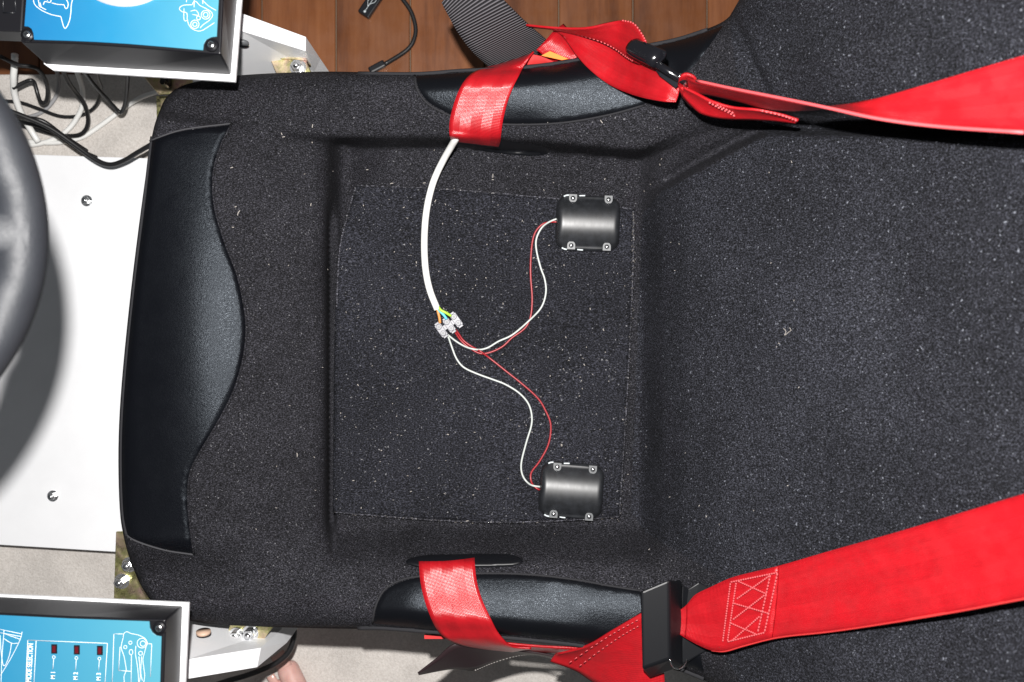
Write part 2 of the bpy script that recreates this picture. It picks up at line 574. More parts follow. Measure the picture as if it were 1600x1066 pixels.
board = thing('base_board', W(120, 550, 0.06) - Vector((0, 0, 0.05)), 'wide white laminated base board lying on the rug below the wheel', 'board')
slab('panel', [(-260, 237), (60, 242), (250, 248), (420, 252), (420, 870), (180, 862.5), (0, 851.5), (-260, 838)], 0.060, 0.0175, M['white'], board, 0.0006)
slab('core_edge', [(-259, 240), (419, 255), (419, 869.2), (180, 861.9), (0, 850.9), (-259, 837)], 0.0424, 0.004, M['chip_edge'], board)
for bx, by in ((-200, 300), (-200, 780), (390, 300), (390, 820)):
    slab('foot', [(bx - 20, by - 20), (bx + 20, by - 20), (bx + 20, by + 20), (bx - 20, by + 20)], 0.0383, 0.028, M['chip_edge'], board)


def hex_bolt(px, py, z, r, label, cat='bolt', M3=None, group=None, m=None, parent=None, hh=0.005):
    p = W(px, py, z)
    mm = m or M['steel']
    tpar = thing('hex_bolt', p, label, cat, group) if parent is None else parent
    nm = ('washer', 'head', 'thread_end') if parent is None else ('washer', 'bolt_head', 'thread_end')
    V, Fc = cyl_geo(p, r * 1.35, 0.0012, 20); mk(nm[0], V, Fc, mm, tpar, False)
    V, Fc = cyl_geo(p + Vector((0, 0, 0.0012)), r, hh, 6); bevel(mk(nm[1], V, Fc, mm, tpar, False), r * 0.12)
    V, Fc = cyl_geo(p + Vector((0, 0, 0.0012 + hh)), r * 0.55, 0.0025, 12, r * 0.48); mk(nm[2], V, Fc, mm, tpar, True)
    return tpar


hex_bolt(136, 314, 0.060, 0.0055, 'small steel hex bolt in the white board near the black cables')
hex_bolt(83, 775, 0.060, 0.0055, 'small steel hex bolt in the white board near its lower edge')

# ------------------------------------------------------------------ the seat: one height map over the visible shell
OUT = smooth_poly([(250, 172), (262, 150), (288, 133), (340, 122), (400, 116), (500, 112), (580, 113), (650, 113), (720, 109), (820, 103), (900, 92),
                   (960, 80), (1010, 70), (1060, 60), (1105, 45), (1135, 30), (1155, 5), (1190, -45), (1300, -90), (1500, -110), (1760, -120),
                   (1780, 500), (1760, 1180), (1400, 1180), (1210, 1130), (1110, 1068), (1050, 1046), (960, 1024), (900, 1011), (800, 1000), (690, 991), (600, 984), (500, 982),
                   (400, 979), (310, 973), (255, 955), (226, 925), (206, 882), (194, 842), (187, 795), (185, 700), (190, 600), (205, 450), (224, 300), (238, 210)], 5)
OUTa = [tuple(p) for p in OUT]

_fr = [(100, .358), (180, .364)] + [(x_, .367 - .034 * max(0, (x_ - 235) / 265.0) ** 2) for x_ in range(210, 505, 15)]
fbase = table(_fr + [(513, .322), (528, .264), (545, .256), (575, .280), (605, .297), (960, .297), (1000, .294), (1012, .310), (1034, .352), (1070, .392), (1110, .420),
               (1200, .472), (1300, .525), (1450, .600), (1600, .668), (1800, .76)], 4.5)
fbol_t = table([(150, .33), (300, .348), (500, .358), (650, .378), (800, .388), (950, .392), (1050, .404), (1110, .440), (1200, .505), (1300, .568), (1600, .708), (1800, .80)], 30)
fbol_b = table([(150, .33), (300, .348), (450, .355), (580, .372), (700, .382), (950, .388), (1040, .392), (1110, .425), (1200, .480), (1300, .545), (1600, .690), (1800, .80)], 18)
lip_t = table([(150, 150), (360, 190), (505, 211), (600, 213), (730, 211), (850, 219), (1000, 234), (1050, 212), (1100, 188), (1161, 178), (1220, 170), (1350, 160), (1600, 150), (1800, 140)], 10)
pit_t = table([(150, 235), (360, 240), (505, 268), (560, 285), (900, 292), (990, 298), (1040, 294), (1100, 264), (1161, 232), (1220, 214), (1400, 214), (1800, 214)], 10)
lip_b = table([(150, 905), (300, 895), (430, 893), (560, 890), (650, 886), (800, 886), (1000, 890), (1060, 905), (1150, 960), (1250, 1030), (1800, 1060)], 14)
pit_b = table([(150, 840), (300, 845), (430, 846), (500, 832), (560, 818), (980, 813), (1050, 828), (1120, 870), (1220, 930), (1800, 955)], 12)
gz = rng.normal(size=(40, 56))


def softnoise(X, Y, cell):
    gx = (np.asarray(X) + 200) / cell; gy = (np.asarray(Y) + 200) / cell
    i = np.floor(gx).astype(int); j = np.floor(gy).astype(int)
    fx = gx - i; fy = gy - j
    fx = fx * fx * (3 - 2 * fx); fy = fy * fy * (3 - 2 * fy)
    g = lambda a, b: gz[b % 40, a % 56]
    return (g(i, j) * (1 - fx) + g(i + 1, j) * fx) * (1 - fy) + (g(i, j + 1) * (1 - fx) + g(i + 1, j + 1) * fx) * fy


def sstep(t):
    t = np.clip(t, 0, 1); return t * t * (3 - 2 * t)


def zseat(X, Y):
    X = np.atleast_1d(np.asarray(X, float)); Y = np.atleast_1d(np.asarray(Y, float))
    zb = fbase(X)
    zb = zb + np.clip(.297 - zb, 0, 1) * sstep((Y - 740) / 50) * (X > 524) * (X < 700)
    # top bolster
    lt, pt = lip_t(X), pit_t(X)
    t = np.clip((Y - lt) / np.maximum(pt - lt, 1), 0, 1)
    zt = fbol_t(X)
    fall = 0.93 * np.clip(t / 0.27, 0, 1) ** 1.1 + 0.07 * sstep((t - 0.25) / 0.75)
    u = np.clip((lt - Y) / np.maximum(lt - 108, 10), 0, 1)
    ztop = zt + (0.021 * (1 - (1 - u) ** 2) - 0.008) * sstep((X - 420) / 200) * sstep((1180 - X) / 120)
    za = ztop * (1 - fall) + zb * fall
    # bottom bolster
    lb, pb = lip_b(X), pit_b(X)
    t2 = np.clip((lb - Y) / np.maximum(lb - pb, 1), 0, 1)
    fall2 = sstep(t2) * 0.75 + 0.25 * t2
    u2 = np.clip((Y - lb) / np.maximum(990 - lb, 10), 0, 1)
    zbt = fbol_b(X) + (0.019 * (1 - (1 - u2) ** 2) - 0.007) * sstep((X - 400) / 200) * sstep((1180 - X) / 120)
    zc = zbt * (1 - fall2) + zb * fall2
    z = np.where(Y < 533, za, zc)
    # crown of the front roll
    z = z + 0.010 * np.exp(-((X - 320) / 110) ** 2) * np.cos((Y - 530) / 330 * 1.5) * (Y > 200) * (Y < 860)
    z = z - 0.040 * np.exp(-((X - 517) / 5.5) ** 2) * sstep((Y - 300) / 60) * sstep((840 - Y) / 30)
    # vertical seam in the lower back, soft folds
    z = z - 0.0010 * np.exp(-((X - 1296 + 6 * np.sin(Y / 90)) / 7) ** 2) * sstep((Y - 230) / 80) * sstep((900 - Y) / 60)
    z = z + 0.0022 * softnoise(X, Y, 95) * sstep((X - 1000) / 150)
    z = z + 0.0010 * softnoise(X, Y, 60) * sstep((X - 385) / 60)
    z = z + 0.012 * np.exp(-((X - 1360) / 110) ** 2 - ((Y - 50) / 80) ** 2)
    z = z - 0.010 * np.exp(-(((X - 1172) - 0.45 * (Y - 90)) / 9) ** 2) * sstep((190 - Y) / 40)
    # deep crevice between the bolster and the back panel
    L_ = [(1010, 312), (1044, 296), (1100, 264), (1161, 231), (1200, 214), (1300, 216), (1700, 222)]
    yl = np.interp(X, [p[0] for p in L_], [p[1] for p in L_])
    dd = yl - Y
    z = z - 0.085 * sstep(dd / 20) * np.exp(-np.clip(dd, 0, None) / 30) * sstep((X - 1005) / 60) * sstep((1900 - X) / 300)
    # rounded-over outline
    d = px_dist(OUTa, X, Y)
    front = sstep((330 - X) / 90)
    Rr = 36 - 20 * front
    am = 0.034 - 0.022 * front
    q = np.clip(1 - d / Rr, 0, 1)
    z = z - am * (1 - np.sqrt(np.clip(1 - q * q, 0, 1)))
    return z


def zs(x, y): return float(zseat(x, y)[0])


seat = thing('racing_seat', (0.05, 0.0, 0.10), 'large black velour bucket seat with vinyl side panels', 'seat')


def patch(name, poly, zfun, off, matl, parent, sx=7, sy=5, edge=8.0, skirt=0.004, puff=0.0):
    vs, fs = tri_region(poly, sx, sy)
    z = zfun(vs[:, 0], vs[:, 1])
    d = px_dist(poly, vs[:, 0], vs[:, 1])
    q = np.clip(1 - d / edge, 0, 1)
    z = z + off - (off - 0.0009) * (1 - np.sqrt(1 - q * q)) + puff * sstep(d / (edge * 4))
    V = [W(a, b, c) for (a, b), c in zip(vs, z)]
    return mk(name, V, fs, matl, parent)


vs, fs = tri_region(OUTa, 5.0, 4.5)
zz = zseat(vs[:, 0], vs[:, 1])
XC = ([-120, 30, 120, 212, 300, 335, 800, 835, 900, 1000, 1180], [1165, 1140, 1150, 1198, 1034, 1003, 986, 1012, 1120, 1112, 1240])
cent = np.array([[vs[list(f), 0].mean(), vs[list(f), 1].mean()] for f in fs])
isback = cent[:, 0] > np.interp(cent[:, 1], XC[0], XC[1])
# boundary edges for the skirt
ec = {}
for f in fs:
    for a, b in zip(f, f[1:] + f[:1]):
        ec[(min(a, b), max(a, b))] = ec.get((min(a, b), max(a, b)), 0) + 1
bnd = [e for e, c in ec.items() if c == 1]
for nm, sel, mt in (('cushion', ~isback, M['velour']), ('backrest', isback, M['velour_back'])):
    ids = {}
    V, Fc = [], []

    def vid(i):
        if i not in ids:
            ids[i] = len(V); V.append(W(vs[i, 0], vs[i, 1], zz[i]))
        return ids[i]
    for f, s_ in zip(fs, sel):
        if s_: Fc.append(tuple(vid(i) for i in f))
    low = {}

    def lid(i, lev):
        if (i, lev) not in low:
            p = W(vs[i, 0], vs[i, 1], zz[i])
            c = Vector((min(p.x, 0.05) * 0.0 + (0.0 if p.x < 0.2 else p.x), 0, 0))
            dirn = Vector((0.05 - p.x, -p.y, 0)).normalized()
            drop, inn = ((0.02, 0.001), (0.11, 0.045))[lev]
            low[(i, lev)] = len(V)
            V.append(Vector((p.x, p.y, max(0.12, p.z - drop))) + dirn * inn)
        return low[(i, lev)]
    for a, b in bnd:
        if a in ids and b in ids:
            Fc.append((ids[a], ids[b], lid(b, 0), lid(a, 0)))
            Fc.append((lid(a, 0), lid(b, 0), lid(b, 1), lid(a, 1)))
    mk(nm, V, Fc, mt, seat)

# vinyl panels
VF = smooth_poly([(238, 219), (285, 205), (358, 196)], 6, False)[:-1] + \
     smooth_poly([(362, 195), (346, 222), (334, 258), (331, 290), (335, 330), (350, 380), (369, 430), (380, 480), (383, 520), (378, 562), (364, 610), (340, 658), (315, 700),
                  (298, 732), (292, 765), (294, 810), (301, 865)], 6, False)[:-1] + \
     smooth_poly([(301, 865), (258, 858), (216, 845), (199, 834), (192, 795), (190, 700), (195, 600), (210, 450), (228, 310), (238, 219)], 6, False)[:-1]
patch('front_vinyl_panel', VF, zseat, 0.0026, M['vinyl_front'], seat, 5, 5, 3.5)
VT = smooth_poly([(650, 119), (654, 138), (668, 158), (690, 172), (715, 182), (760, 190), (810, 193), (880, 190), (950, 178), (1005, 163), (1045, 140), (1080, 108), (1108, 72), (1130, 40)], 5, False)[:-1] + \
     smooth_poly([(1130, 40), (1104, 50), (1060, 64), (1010, 75), (960, 85), (900, 97), (820, 108), (720, 114), (650, 119)], 5, False)[:-1]
patch('side_vinyl_panel', VT, zseat, 0.0022, M['vinyl'], seat, 5, 4.5, 3.0)
VB = smooth_poly([(584, 974), (588, 950), (600, 926), (620, 912), (655, 903), (750, 898), (830, 900), (900, 908), (950, 917), (1000, 925), (1050, 945), (1085, 990), (1100, 1050)], 5, False)[:-1] + \
     smooth_poly([(1100, 1050), (1045, 1034), (960, 1013), (900, 1002), (800, 992), (690, 985), (584, 974)], 5, False)[:-1]
patch('side_vinyl_panel', VB, zseat, 0.0022, M['vinyl'], seat, 5, 4.5, 3.0)


def drape(pts, off):
    return [W(x, y, zs(x, y) + off) for x, y in pts]


def seam(name, pts, r, off, mt, sub=5):
    P = smooth_poly(pts, sub, False)
    return tube(name, drape(P, off), r, mt, seat, n=6, sub=1)


seam('piping', [(237, 214), (227, 300), (209, 450), (194, 600), (189, 700), (191, 795), (198, 838)], 0.0016, 0.001, M['edge'], 8)
seam('seam', [(234, 220), (285, 203), (362, 193)], 0.0009, 0.0008, M['seam'], 8)
seam('seam', [(362, 193), (347, 224), (336, 258), (333, 290), (337, 330), (352, 380), (371, 430), (382, 480), (385, 520), (380, 562), (366, 610), (342, 658), (317, 700), (300, 732), (294, 765), (296, 810), (303, 866)], 0.0013, 0.0012, M['velour'], 5)
seam('seam', [(303, 867), (258, 860), (216, 847), (197, 836)], 0.0009, 0.0008, M['seam'], 8)
seam('seam', [(648, 118), (652, 140), (666, 160), (688, 174), (714, 184), (760, 192), (810, 195), (880, 192), (950, 180), (1005, 165)], 0.0011, 0.0010, M['edge'], 5)
seam('seam', [(582, 974), (586, 950), (598, 925), (618, 910), (654, 901), (750, 896), (830, 898), (900, 906), (950, 915), (1000, 923)], 0.0011, 0.0010, M['edge'], 5)
seam('edge_binding', [(560, 115), (650, 116), (720, 111), (820, 105.5), (900, 94.5), (960, 82), (1010, 72), (1060, 61.5), (1105, 47)], 0.0022, 0.000, M['edge'], 5)
seam('edge_binding', [(560, 981), (600, 981), (690, 988), (800, 996.5), (900, 1007), (960, 1019), (1050, 1041), (1100, 1060)], 0.0026, 0.000, M['edge'], 5)
seam('seam', [(301, 867), (360, 868), (430, 866), (480, 853), (510, 835)], 0.0007, -0.0003, M['velour'], 6)

# harness slots
ST = smooth_poly([(690, 217), (760, 218), (838, 227), (858, 235), (846, 243), (800, 242), (740, 234), (695, 226)], 4)
patch('harness_slot', ST, zseat, 0.0035, M['slot'], seat, 4, 2.5, 4.0)
SB = smooth_poly([(634, 877), (660, 868), (720, 866), (794, 866), (817, 876), (798, 885), (720, 887), (655, 887)], 4)
patch('harness_slot', SB, zseat, 0.0038, M['slot'], seat, 4, 2.5, 5.0)

# loose pad in the pit
PADo = smooth_poly([(557, 289), (700, 295), (870, 310), (990, 326)], 5, False)[:-1] + smooth_poly([(991, 327), (990, 420), (982, 600), (969, 808)], 5, False)[:-1] + \
       smooth_poly([(968, 809), (860, 816), (735, 817), (620, 810), (521, 802)], 5, False)[:-1] + smooth_poly([(520, 801), (521, 640), (524, 480), (530, 390), (546, 325), (557, 289)], 5, False)[:-1]


def zpad(X, Y):
    X = np.asarray(X, float); Y = np.asarray(Y, float)
    flat = 0.3055 + 0.0008 * softnoise(X, Y, 70)
    edge_ = np.clip(1 - px_dist(PADo, X, Y) / 6.0, 0, 1)
    return flat - 0.0018 * (1 - np.sqrt(1 - edge_ ** 2))


vsP, fsP = tri_region(PADo, 7, 7)
zP = zpad(vsP[:, 0], vsP[:, 1])
V = [W(a, b, c) for (a, b), c in zip(vsP, zP)]
pad = mk('seat_pad', V, fsP, M['carpet_pad'])
tag(pad, 'square black felt pad lying in the seat well under the wires', 'pad')
md = pad.modifiers.new('thickness', 'SOLIDIFY'); md.thickness = 0.020; md.offset = -1
fr = [W(p[0] - 1, p[1], 0.3035) for p in smooth_poly([(991, 332), (990, 420), (982, 600), (968, 808)], 10, False)]
geo = []
for a in fr:
    for _ in range(3):
        p = a + Vector((random.uniform(-.0015, .0012), random.uniform(-.004, .004), random.uniform(0, .001)))
        dv = Vector((random.uniform(-.002, .002), random.uniform(-.003, .003), random.uniform(0, .0015)))
        geo.append(tube_geo([p, p + dv * 0.5, p + dv], 0.00013, n=3, sub=1))
fr2 = [W(p[0], p[1] - 1, 0.3035) for p in smooth_poly([(968, 809), (860, 816), (735, 817), (620, 810), (521, 802)], 14, False)]
for a in fr2:
    for _ in range(1):
        p = a + Vector((random.uniform(-.004, .004), random.uniform(-.001, .0012), random.uniform(0, .001)))
        dv = Vector((random.uniform(-.003, .003), random.uniform(-.001, .001), random.uniform(0, .001)))
        geo.append(tube_geo([p, p + dv * 0.5, p + dv], 0.00013, n=3, sub=1))
for ep in ([(558, 290), (700, 296), (870, 311), (988, 326.5)], [(990, 330), (989, 420), (981, 600), (968, 806)], [(967, 807.5), (860, 814.5), (735, 815.5), (620, 808.5), (523, 800.5)], [(556, 292), (546, 325), (531, 390), (526, 480)]):
    tube('cut_edge', [W(x, y, 0.3042 + 0.0008 * float(softnoise(x, y, 70))) for x, y in smooth_poly(ep, 14, False)], 0.0011, M['felt_edge'], pad, n=6, sub=1)
V, Fc = join_geo(geo)
fo = mk('frayed_edge', V, Fc, M['lint'], pad); fo['kind'] = 'stuff'


def zp(x, y):
    a = zs(x, y)
    if px_inside(PADo, np.array([x]), np.array([y]))[0]:
        return float(zpad(np.array([x]), np.array([y]))[0])
    return a


# ------------------------------------------------------------------ vibration motors
def motor(cx, cy, rot, label):
    z0 = zp(cx, cy)
    c = W(cx, cy, z0 + 0.010); c.z = z0
    D = HC - z0 - 0.010
    L = 101 / F * D; B = 87 / F * D
    root = thing('vibration_motor', c, label, 'motor', 'vibration motors on the pad')
    Mr = Matrix.Rotation(R(-rot), 3, 'Z')
    nu, nv = 40, 44
    V, Fc = [], []
    rc = 0.013
    for j in range(nv + 1):
        vv = -1 + 2 * j / nv
        for i in range(nu + 1):
            uu = -1 + 2 * i / nu
            # superellipse outline
            n = 5.0
            x = uu * L / 2; y = vv * B / 2
            # squash the square lattice to a rounded rectangle
            ax, ay = abs(uu), abs(vv)
            k = 1.0
            mx = max(ax, ay)
            if mx > 1e-6:
                sx_, sy_ = ax / mx, ay / mx
                k = 1.0 / (sx_ ** n + sy_ ** n) ** (1 / n)
            x *= k; y *= k
            ax, ay = abs(x) / (L / 2), abs(y) / (B / 2)
            e = (ax ** n + ay ** n) ** (1 / n)
            hump = max(0, 1 - (ay / 0.86) ** 2.2)
            ex = min(1, max(0, (1 - ax) / 0.20)); ex = math.sqrt(1 - (1 - ex) ** 2)
            ee = min(1, max(0, (1 - e) / 0.10)); ee = math.sqrt(1 - (1 - ee) ** 2)
            z = 0.003 + 0.005 * ee + 0.0118 * hump * ex
            V.append(c + Mr @ Vector((x, y, z)))
        # row done
    for j in range(nv):
        for i in range(nu):
            a = j * (nu + 1) + i
            Fc.append((a, a + 1, a + nu + 2, a + nu + 1))
    rim = [i for i in range(nu + 1)] + [j * (nu + 1) + nu for j in range(1, nv + 1)] + [nv * (nu + 1) + i for i in range(nu - 1, -1, -1)] + [j * (nu + 1) for j in range(nv - 1, 0, -1)]
    b0 = len(V)
    for i in rim: V.append(Vector((V[i].x, V[i].y, c.z - 0.001)))
    m_ = len(rim)
    for q in range(m_):
        Fc.append((rim[q], rim[(q + 1) % m_], b0 + (q + 1) % m_, b0 + q))
    mk('housing', V, Fc, M['motor'], root)
    for sx_, sy_ in ((-0.50, 1), (0.60, 1), (-0.50, -1), (0.60, -1)):
        # screw seat: half-round pocket floor that opens to the long side
        P = []
        w_, l_ = 0.0042, 0.0086
        y1 = sy_ * (B / 2 * 0.985)
        for k in range(13):
            a = math.pi * k / 12
            P.append(Vector((sx_ * L / 2 + w_ * math.cos(a), y1 - sy_ * (l_ - w_ + w_ * math.sin(a)), 0)))
        P = [Vector((sx_ * L / 2 + w_, y1, 0))] + P + [Vector((sx_ * L / 2 - w_, y1, 0))]
        top = [c + Mr @ (p + Vector((0, 0, 0.0120))) for p in P]
        bot = [c + Mr @ (p + Vector((0, 0, 0.002))) for p in P]
        V, Fc = prism_geo(top, bot)
        tb = mk('screw_seat', V, Fc, M['tab_grey'], root, False)
        sc = c + Mr @ Vector((sx_ * L / 2, sy_ * (B / 2 - 0.0045), 0.0120))
        V, Fc = cyl_geo(sc, 0.0026, 0.0014, 14, 0.0016)
        mk('screw', V, Fc, M['steel'], tb, True)
    for sx0, sx1 in ((-0.78, -0.62), (-0.30, -0.12)):
        for sy_ in (1, -1):
            bend = -0.0012 * sy_ if sx0 < -0.7 else 0
            pts = [c + Mr @ Vector((sx0 * L / 2, sy_ * B / 2 * 0.965 + bend, 0.0066)), c + Mr @ Vector(((sx0 + sx1) / 2 * L / 2, sy_ * B / 2 * 0.975 + bend * 0.2, 0.0066)), c + Mr @ Vector((sx1 * L / 2, sy_ * B / 2 * 0.98, 0.0066))]
            tube('edge_glint', pts, 0.0009, M['glint_mark_white'], root, n=6, sub=3)  # pale tube paints the glint along the housing's slot edge
    return root


motor(919, 348, 2.2, 'black vibration motor on the pad, near the slot with the white cable')
motor(893, 768, 4.5, 'black vibration motor on the pad, near the lower red lap belt')

# ------------------------------------------------------------------ wiring
def wire(name, px, r, mt, label, cat='wire', off=0.0, parent=None, end_lift=None, lifts=None):
    P = smooth_poly(px, 3, False)
    pts = []
    for i, (x, y) in enumerate(P):
        z = zp(x, y) + r + off
        if lifts:
            for (lx, ly, lr, lh) in lifts:
                z += lh * math.exp(-((x - lx) ** 2 + (y - ly) ** 2) / lr ** 2)
        pts.append(W(x, y, z))
    o = tube(name, pts, r, mt, parent, n=8, sub=3)
    if label: tag(o, label, cat)
    return o


tb = (702, 508, 22, 0.006)
mt1 = (868, 345, 12, 0.006)
mt2 = (840, 762, 12, 0.006)
wire('red_wire', [(709, 515), (713, 522), (721, 533), (734, 544), (751, 552.5), (768, 550), (786, 541), (800, 528), (820, 513), (829, 495), (831.5, 467), (829.5, 438), (829, 415), (831, 384), (836, 364), (847, 351), (860, 347), (874, 347)],
     0.00102, M['red_wire'], 'thin red wire from the terminal block to the upper motor', lifts=[tb, mt1])
wire('red_wire', [(711, 514), (716, 521), (724, 532), (736, 541), (751, 549.5), (768, 562), (790, 579.5), (817, 601), (840, 622), (852, 641), (860.5, 664), (857, 694), (843, 721), (830, 739), (831, 755), (840, 764), (848, 766)],
     0.00102, M['red_wire'], 'thin red wire from the terminal block to the lower motor', lifts=[tb, mt2, (752, 550, 9, 0.003)])
wire('white_wire', [(695, 519), (703, 526), (715, 535), (730, 543), (747, 546.5), (762, 543.5), (779, 533.5), (801, 523), (828, 500), (846, 480), (853, 457), (851, 436), (845, 419), (838.5, 393), (838, 374), (846.5, 356), (860, 346), (874, 341)],
     0.00102, M['white_wire'], 'thin white wire from the terminal block to the upper motor', lifts=[tb, mt1, (738, 545, 12, 0.0033), (826, 503, 12, 0.0033), (856, 349, 8, 0.002)])
wire('white_wire', [(694, 518), (700, 526), (705.5, 541), (713, 560), (724.5, 574), (745, 584), (771, 593.5), (790, 601), (812, 615), (827, 634), (831, 660), (822.5, 691), (814.5, 724), (817, 744), (828, 757), (842, 760.5), (850, 761)],
     0.00102, M['white_wire'], 'thin white wire from the terminal block to the lower motor', lifts=[tb, mt2, (832, 758, 7, 0.003)])
cab = thing('white_cable', W(683, 484, 0.307), 'thick white cable with three stripped cores running out from the red lap belt', 'cable')
cp = [(716, 208, .372), (712, 217, .366), (705, 229, .352), (694, 248, .334), (683, 270, .322), (675, 291, .318), (668, 320, .316), (664, 352, .315), (663, 390, .315), (665.5, 425, .316), (672, 455, .318), (683.5, 484, .320)]
tube('sheath', [W(*p) for p in cp], 0.0036, M['white_cable'], cab, n=12, sub=5)
tube('core', [W(683, 480, .319), W(684.5, 488, .3195), W(686.5, 496, .319), W(687.5, 505, .318)], 0.0015, M['brown_core'], cab, n=8, sub=4)
tube('core', [W(684, 480, .320), W(687, 486, .3205), W(693, 492, .320), W(698, 499, .319)], 0.0015, M['blue_core'], cab, n=8, sub=4)
tube('core', [W(685, 480, .321), W(689, 485, .322), W(697, 489, .3215), W(705, 494, .319)], 0.0015, M['green_core'], cab, n=8, sub=4)

# terminal block: three nylon segments
root = thing('terminal_block', W(702, 508, 0.307), 'translucent white three way screw terminal block joining the wires', 'connector')
dirp = Vector((0.58, -0.81, 0)).normalized()
sid = Vector((-dirp.y, dirp.x, 0))
for (cx, cy), zz0 in zip(((689.5, 516), (702, 508.5), (713, 500)), (0.3085, 0.3095, 0.3100)):
    c = W(cx, cy, zz0 + 0.006); c.z = zz0
    Mb = Matrix((dirp, sid, Vector((0, 0, 1)))).transposed()
    geo = [box_geo(c, 0.0150, 0.0074, 0.0078, Mb), box_geo(c + Vector((0, 0, 0.0012)), 0.0190, 0.0055, 0.0055, Mb)]
    for s_ in (-1, 1):
        geo.append(cyl_geo(c + dirp * (s_ * 0.0040) + Vector((0, 0, 0.0076)), 0.0029, 0.0030, 14))
    V, Fc = join_geo(geo)
    sg = bevel(mk('segment', V, Fc, M['terminal'], root, False), 0.0005)
    for s_ in (-1, 1):
        V, Fc = cyl_geo(c + dirp * (s_ * 0.0040) + Vector((0, 0, 0.0100)), 0.0015, 0.0008, 12)
        mk('clamp_screw', V, Fc, M['tab_grey'], sg, False)
V, Fc = join_geo([box_geo(W(695.5, 512, .312), 0.010, 0.005, 0.0035, Matrix.Rotation(R(30), 3, 'Z')), box_geo(W(707.5, 504, .3125), 0.010, 0.005, 0.0035, Matrix.Rotation(R(30), 3, 'Z'))])
mk('web', V, Fc, M['terminal'], root, False)

# ------------------------------------------------------------------ harness
def edge(pts): return [W(*p) for p in pts]


def E_(pts, off=0.0045):
    """belt edge points: never below the seat surface where they lie over it"""
    out_ = []
    for x, y, z in pts:
        if px_inside(OUTa, np.array([float(x)]), np.array([float(y)]))[0]:
            z = max(z, zs(x, y) + off)
        out_.append(W(x, y, z))
    return out_


def dz(pts, off):  # pixel points draped on the seat
    return [W(x, y, zs(x, y) + off) for x, y in pts]


lapT = thing('lap_belt', W(745, 160, zs(745, 160)), 'red lap belt crossing the vinyl panel beside the white cable', 'belt')
o_ = 0.0055
E1 = [W(705, 220, .352), W(703, 213, .378)] + dz([(702, 203)], 0.005) + dz([(703, 188), (707.6, 168), (716, 144), (727, 126)], o_) + E_([(740, 114, .378), (757, 107, .366), (780, 101, .352), (806, 93, .344), (831, 85, .340)])
E2 = [W(779, 229, .348), W(782, 220, .372)] + dz([(783, 210)], 0.005) + dz([(786, 188), (793, 160), (802, 136), (811, 118)], o_) + E_([(816, 108, .388), (821, 100, .390), (825, 93, .390), (829, 87, .388), (834, 81, .384)])
ribbon('webbing', E1, E2, M['belt'], lapT, 0.0018, 8, 13)

lapB = thing('lap_belt', W(715, 950, zs(715, 950)), 'red lap belt crossing the lower vinyl panel beside the dark strap tail', 'belt')
E1 = [W(654, 868, .350), W(654.5, 877, .366)] + dz([(655, 886)], 0.006) + dz([(657.5, 912), (664, 940), (674, 966)], o_) + E_([(684, 984, .384), (698, 998, .378), (720, 1007, .364), (752, 1013, .350), (800, 1018, .338)])
E2 = [W(741, 864, .350), W(741.5, 872, .366)] + dz([(742, 882)], 0.006) + dz([(745, 908), (753, 936), (767, 967)], o_) + E_([(776, 985, .387), (784, 996, .388), (794, 1006.5, .382), (806, 1011, .374), (830, 1013, .368)])
ribbon('webbing', E1, E2, M['belt'], lapB, 0.0018, 8, 13)
ribbon('side_run', E_([(786, 1004.5, .372), (830, 1008.5, .370), (870, 1011, .370), (925, 1013, .376)]), edge([(800, 1017, .335), (840, 1019, .332), (880, 1022, .332), (925, 1032, .335)]), M['belt'], lapB, 0.0018, 6, 7)
V, Fc = box_geo(W(680, 994, 0.345), 0.022, 0.004, 0.003); mk('stitched_end', V, Fc, M['belt_edge'], lapB, False)

# grey ribbed tail at the top
tail = ribbon('strap_tail', edge([(690, 4, .425), (695, 14, .422), (712, 45, .405), (736, 78, .380), (764, 104, .345), (775, 114, .325)]),
              edge([(736, -50, .430), (748, -40, .428), (790, 3, .415), (822, 35, .392), (853, 62, .355), (864, 74, .335)]), M['strap_grey'], None, 0.0022, 8, 9, 0.0)
tag(tail, 'wide grey ribbed webbing tail hanging over the wooden floor', 'strap')
# dark tail at the bottom
tail2 = ribbon('strap_tail', edge([(653, 1052, .352), (684, 1028, .356), (713, 1006, .360), (760, 1011, .352), (800, 1015, .345), (845, 1021, .340), (873, 1027, .338)]),
               edge([(654, 1054, .345), (705, 1045, .322), (742, 1047, .312), (771, 1035, .312), (810, 1024, .315), (840, 1023, .318), (873, 1031, .322)]), M['strap_dark'], None, 0.0018, 7, 7)
tag(tail2, 'dark folded strap tail hanging below the lower lap belt', 'strap')
geo = []
P = catmull([W(742, 1047, .313), W(771, 1035, .313), W(810, 1024, .316), W(840, 1023, .319), W(873, 1031, .323)], 16)
for i in range(0, len(P) - 1, 2):
    geo.append(tube_geo([P[i], P[i + 1]], 0.0011, n=5, sub=1))
V, Fc = join_geo(geo)
mk('edge_stitching', V, Fc, M['thread_pale'], tail2)['kind'] = 'stuff'

def lift(x): return 0.055 * float(sstep((x - 950) / 100.0)) * (1 - float(sstep((x - 1220) / 330.0)))


def edgeU(pts): return [W(x, y, z + lift(x)) for x, y, z in pts]   # the belt is taut and hangs clear of the seat here


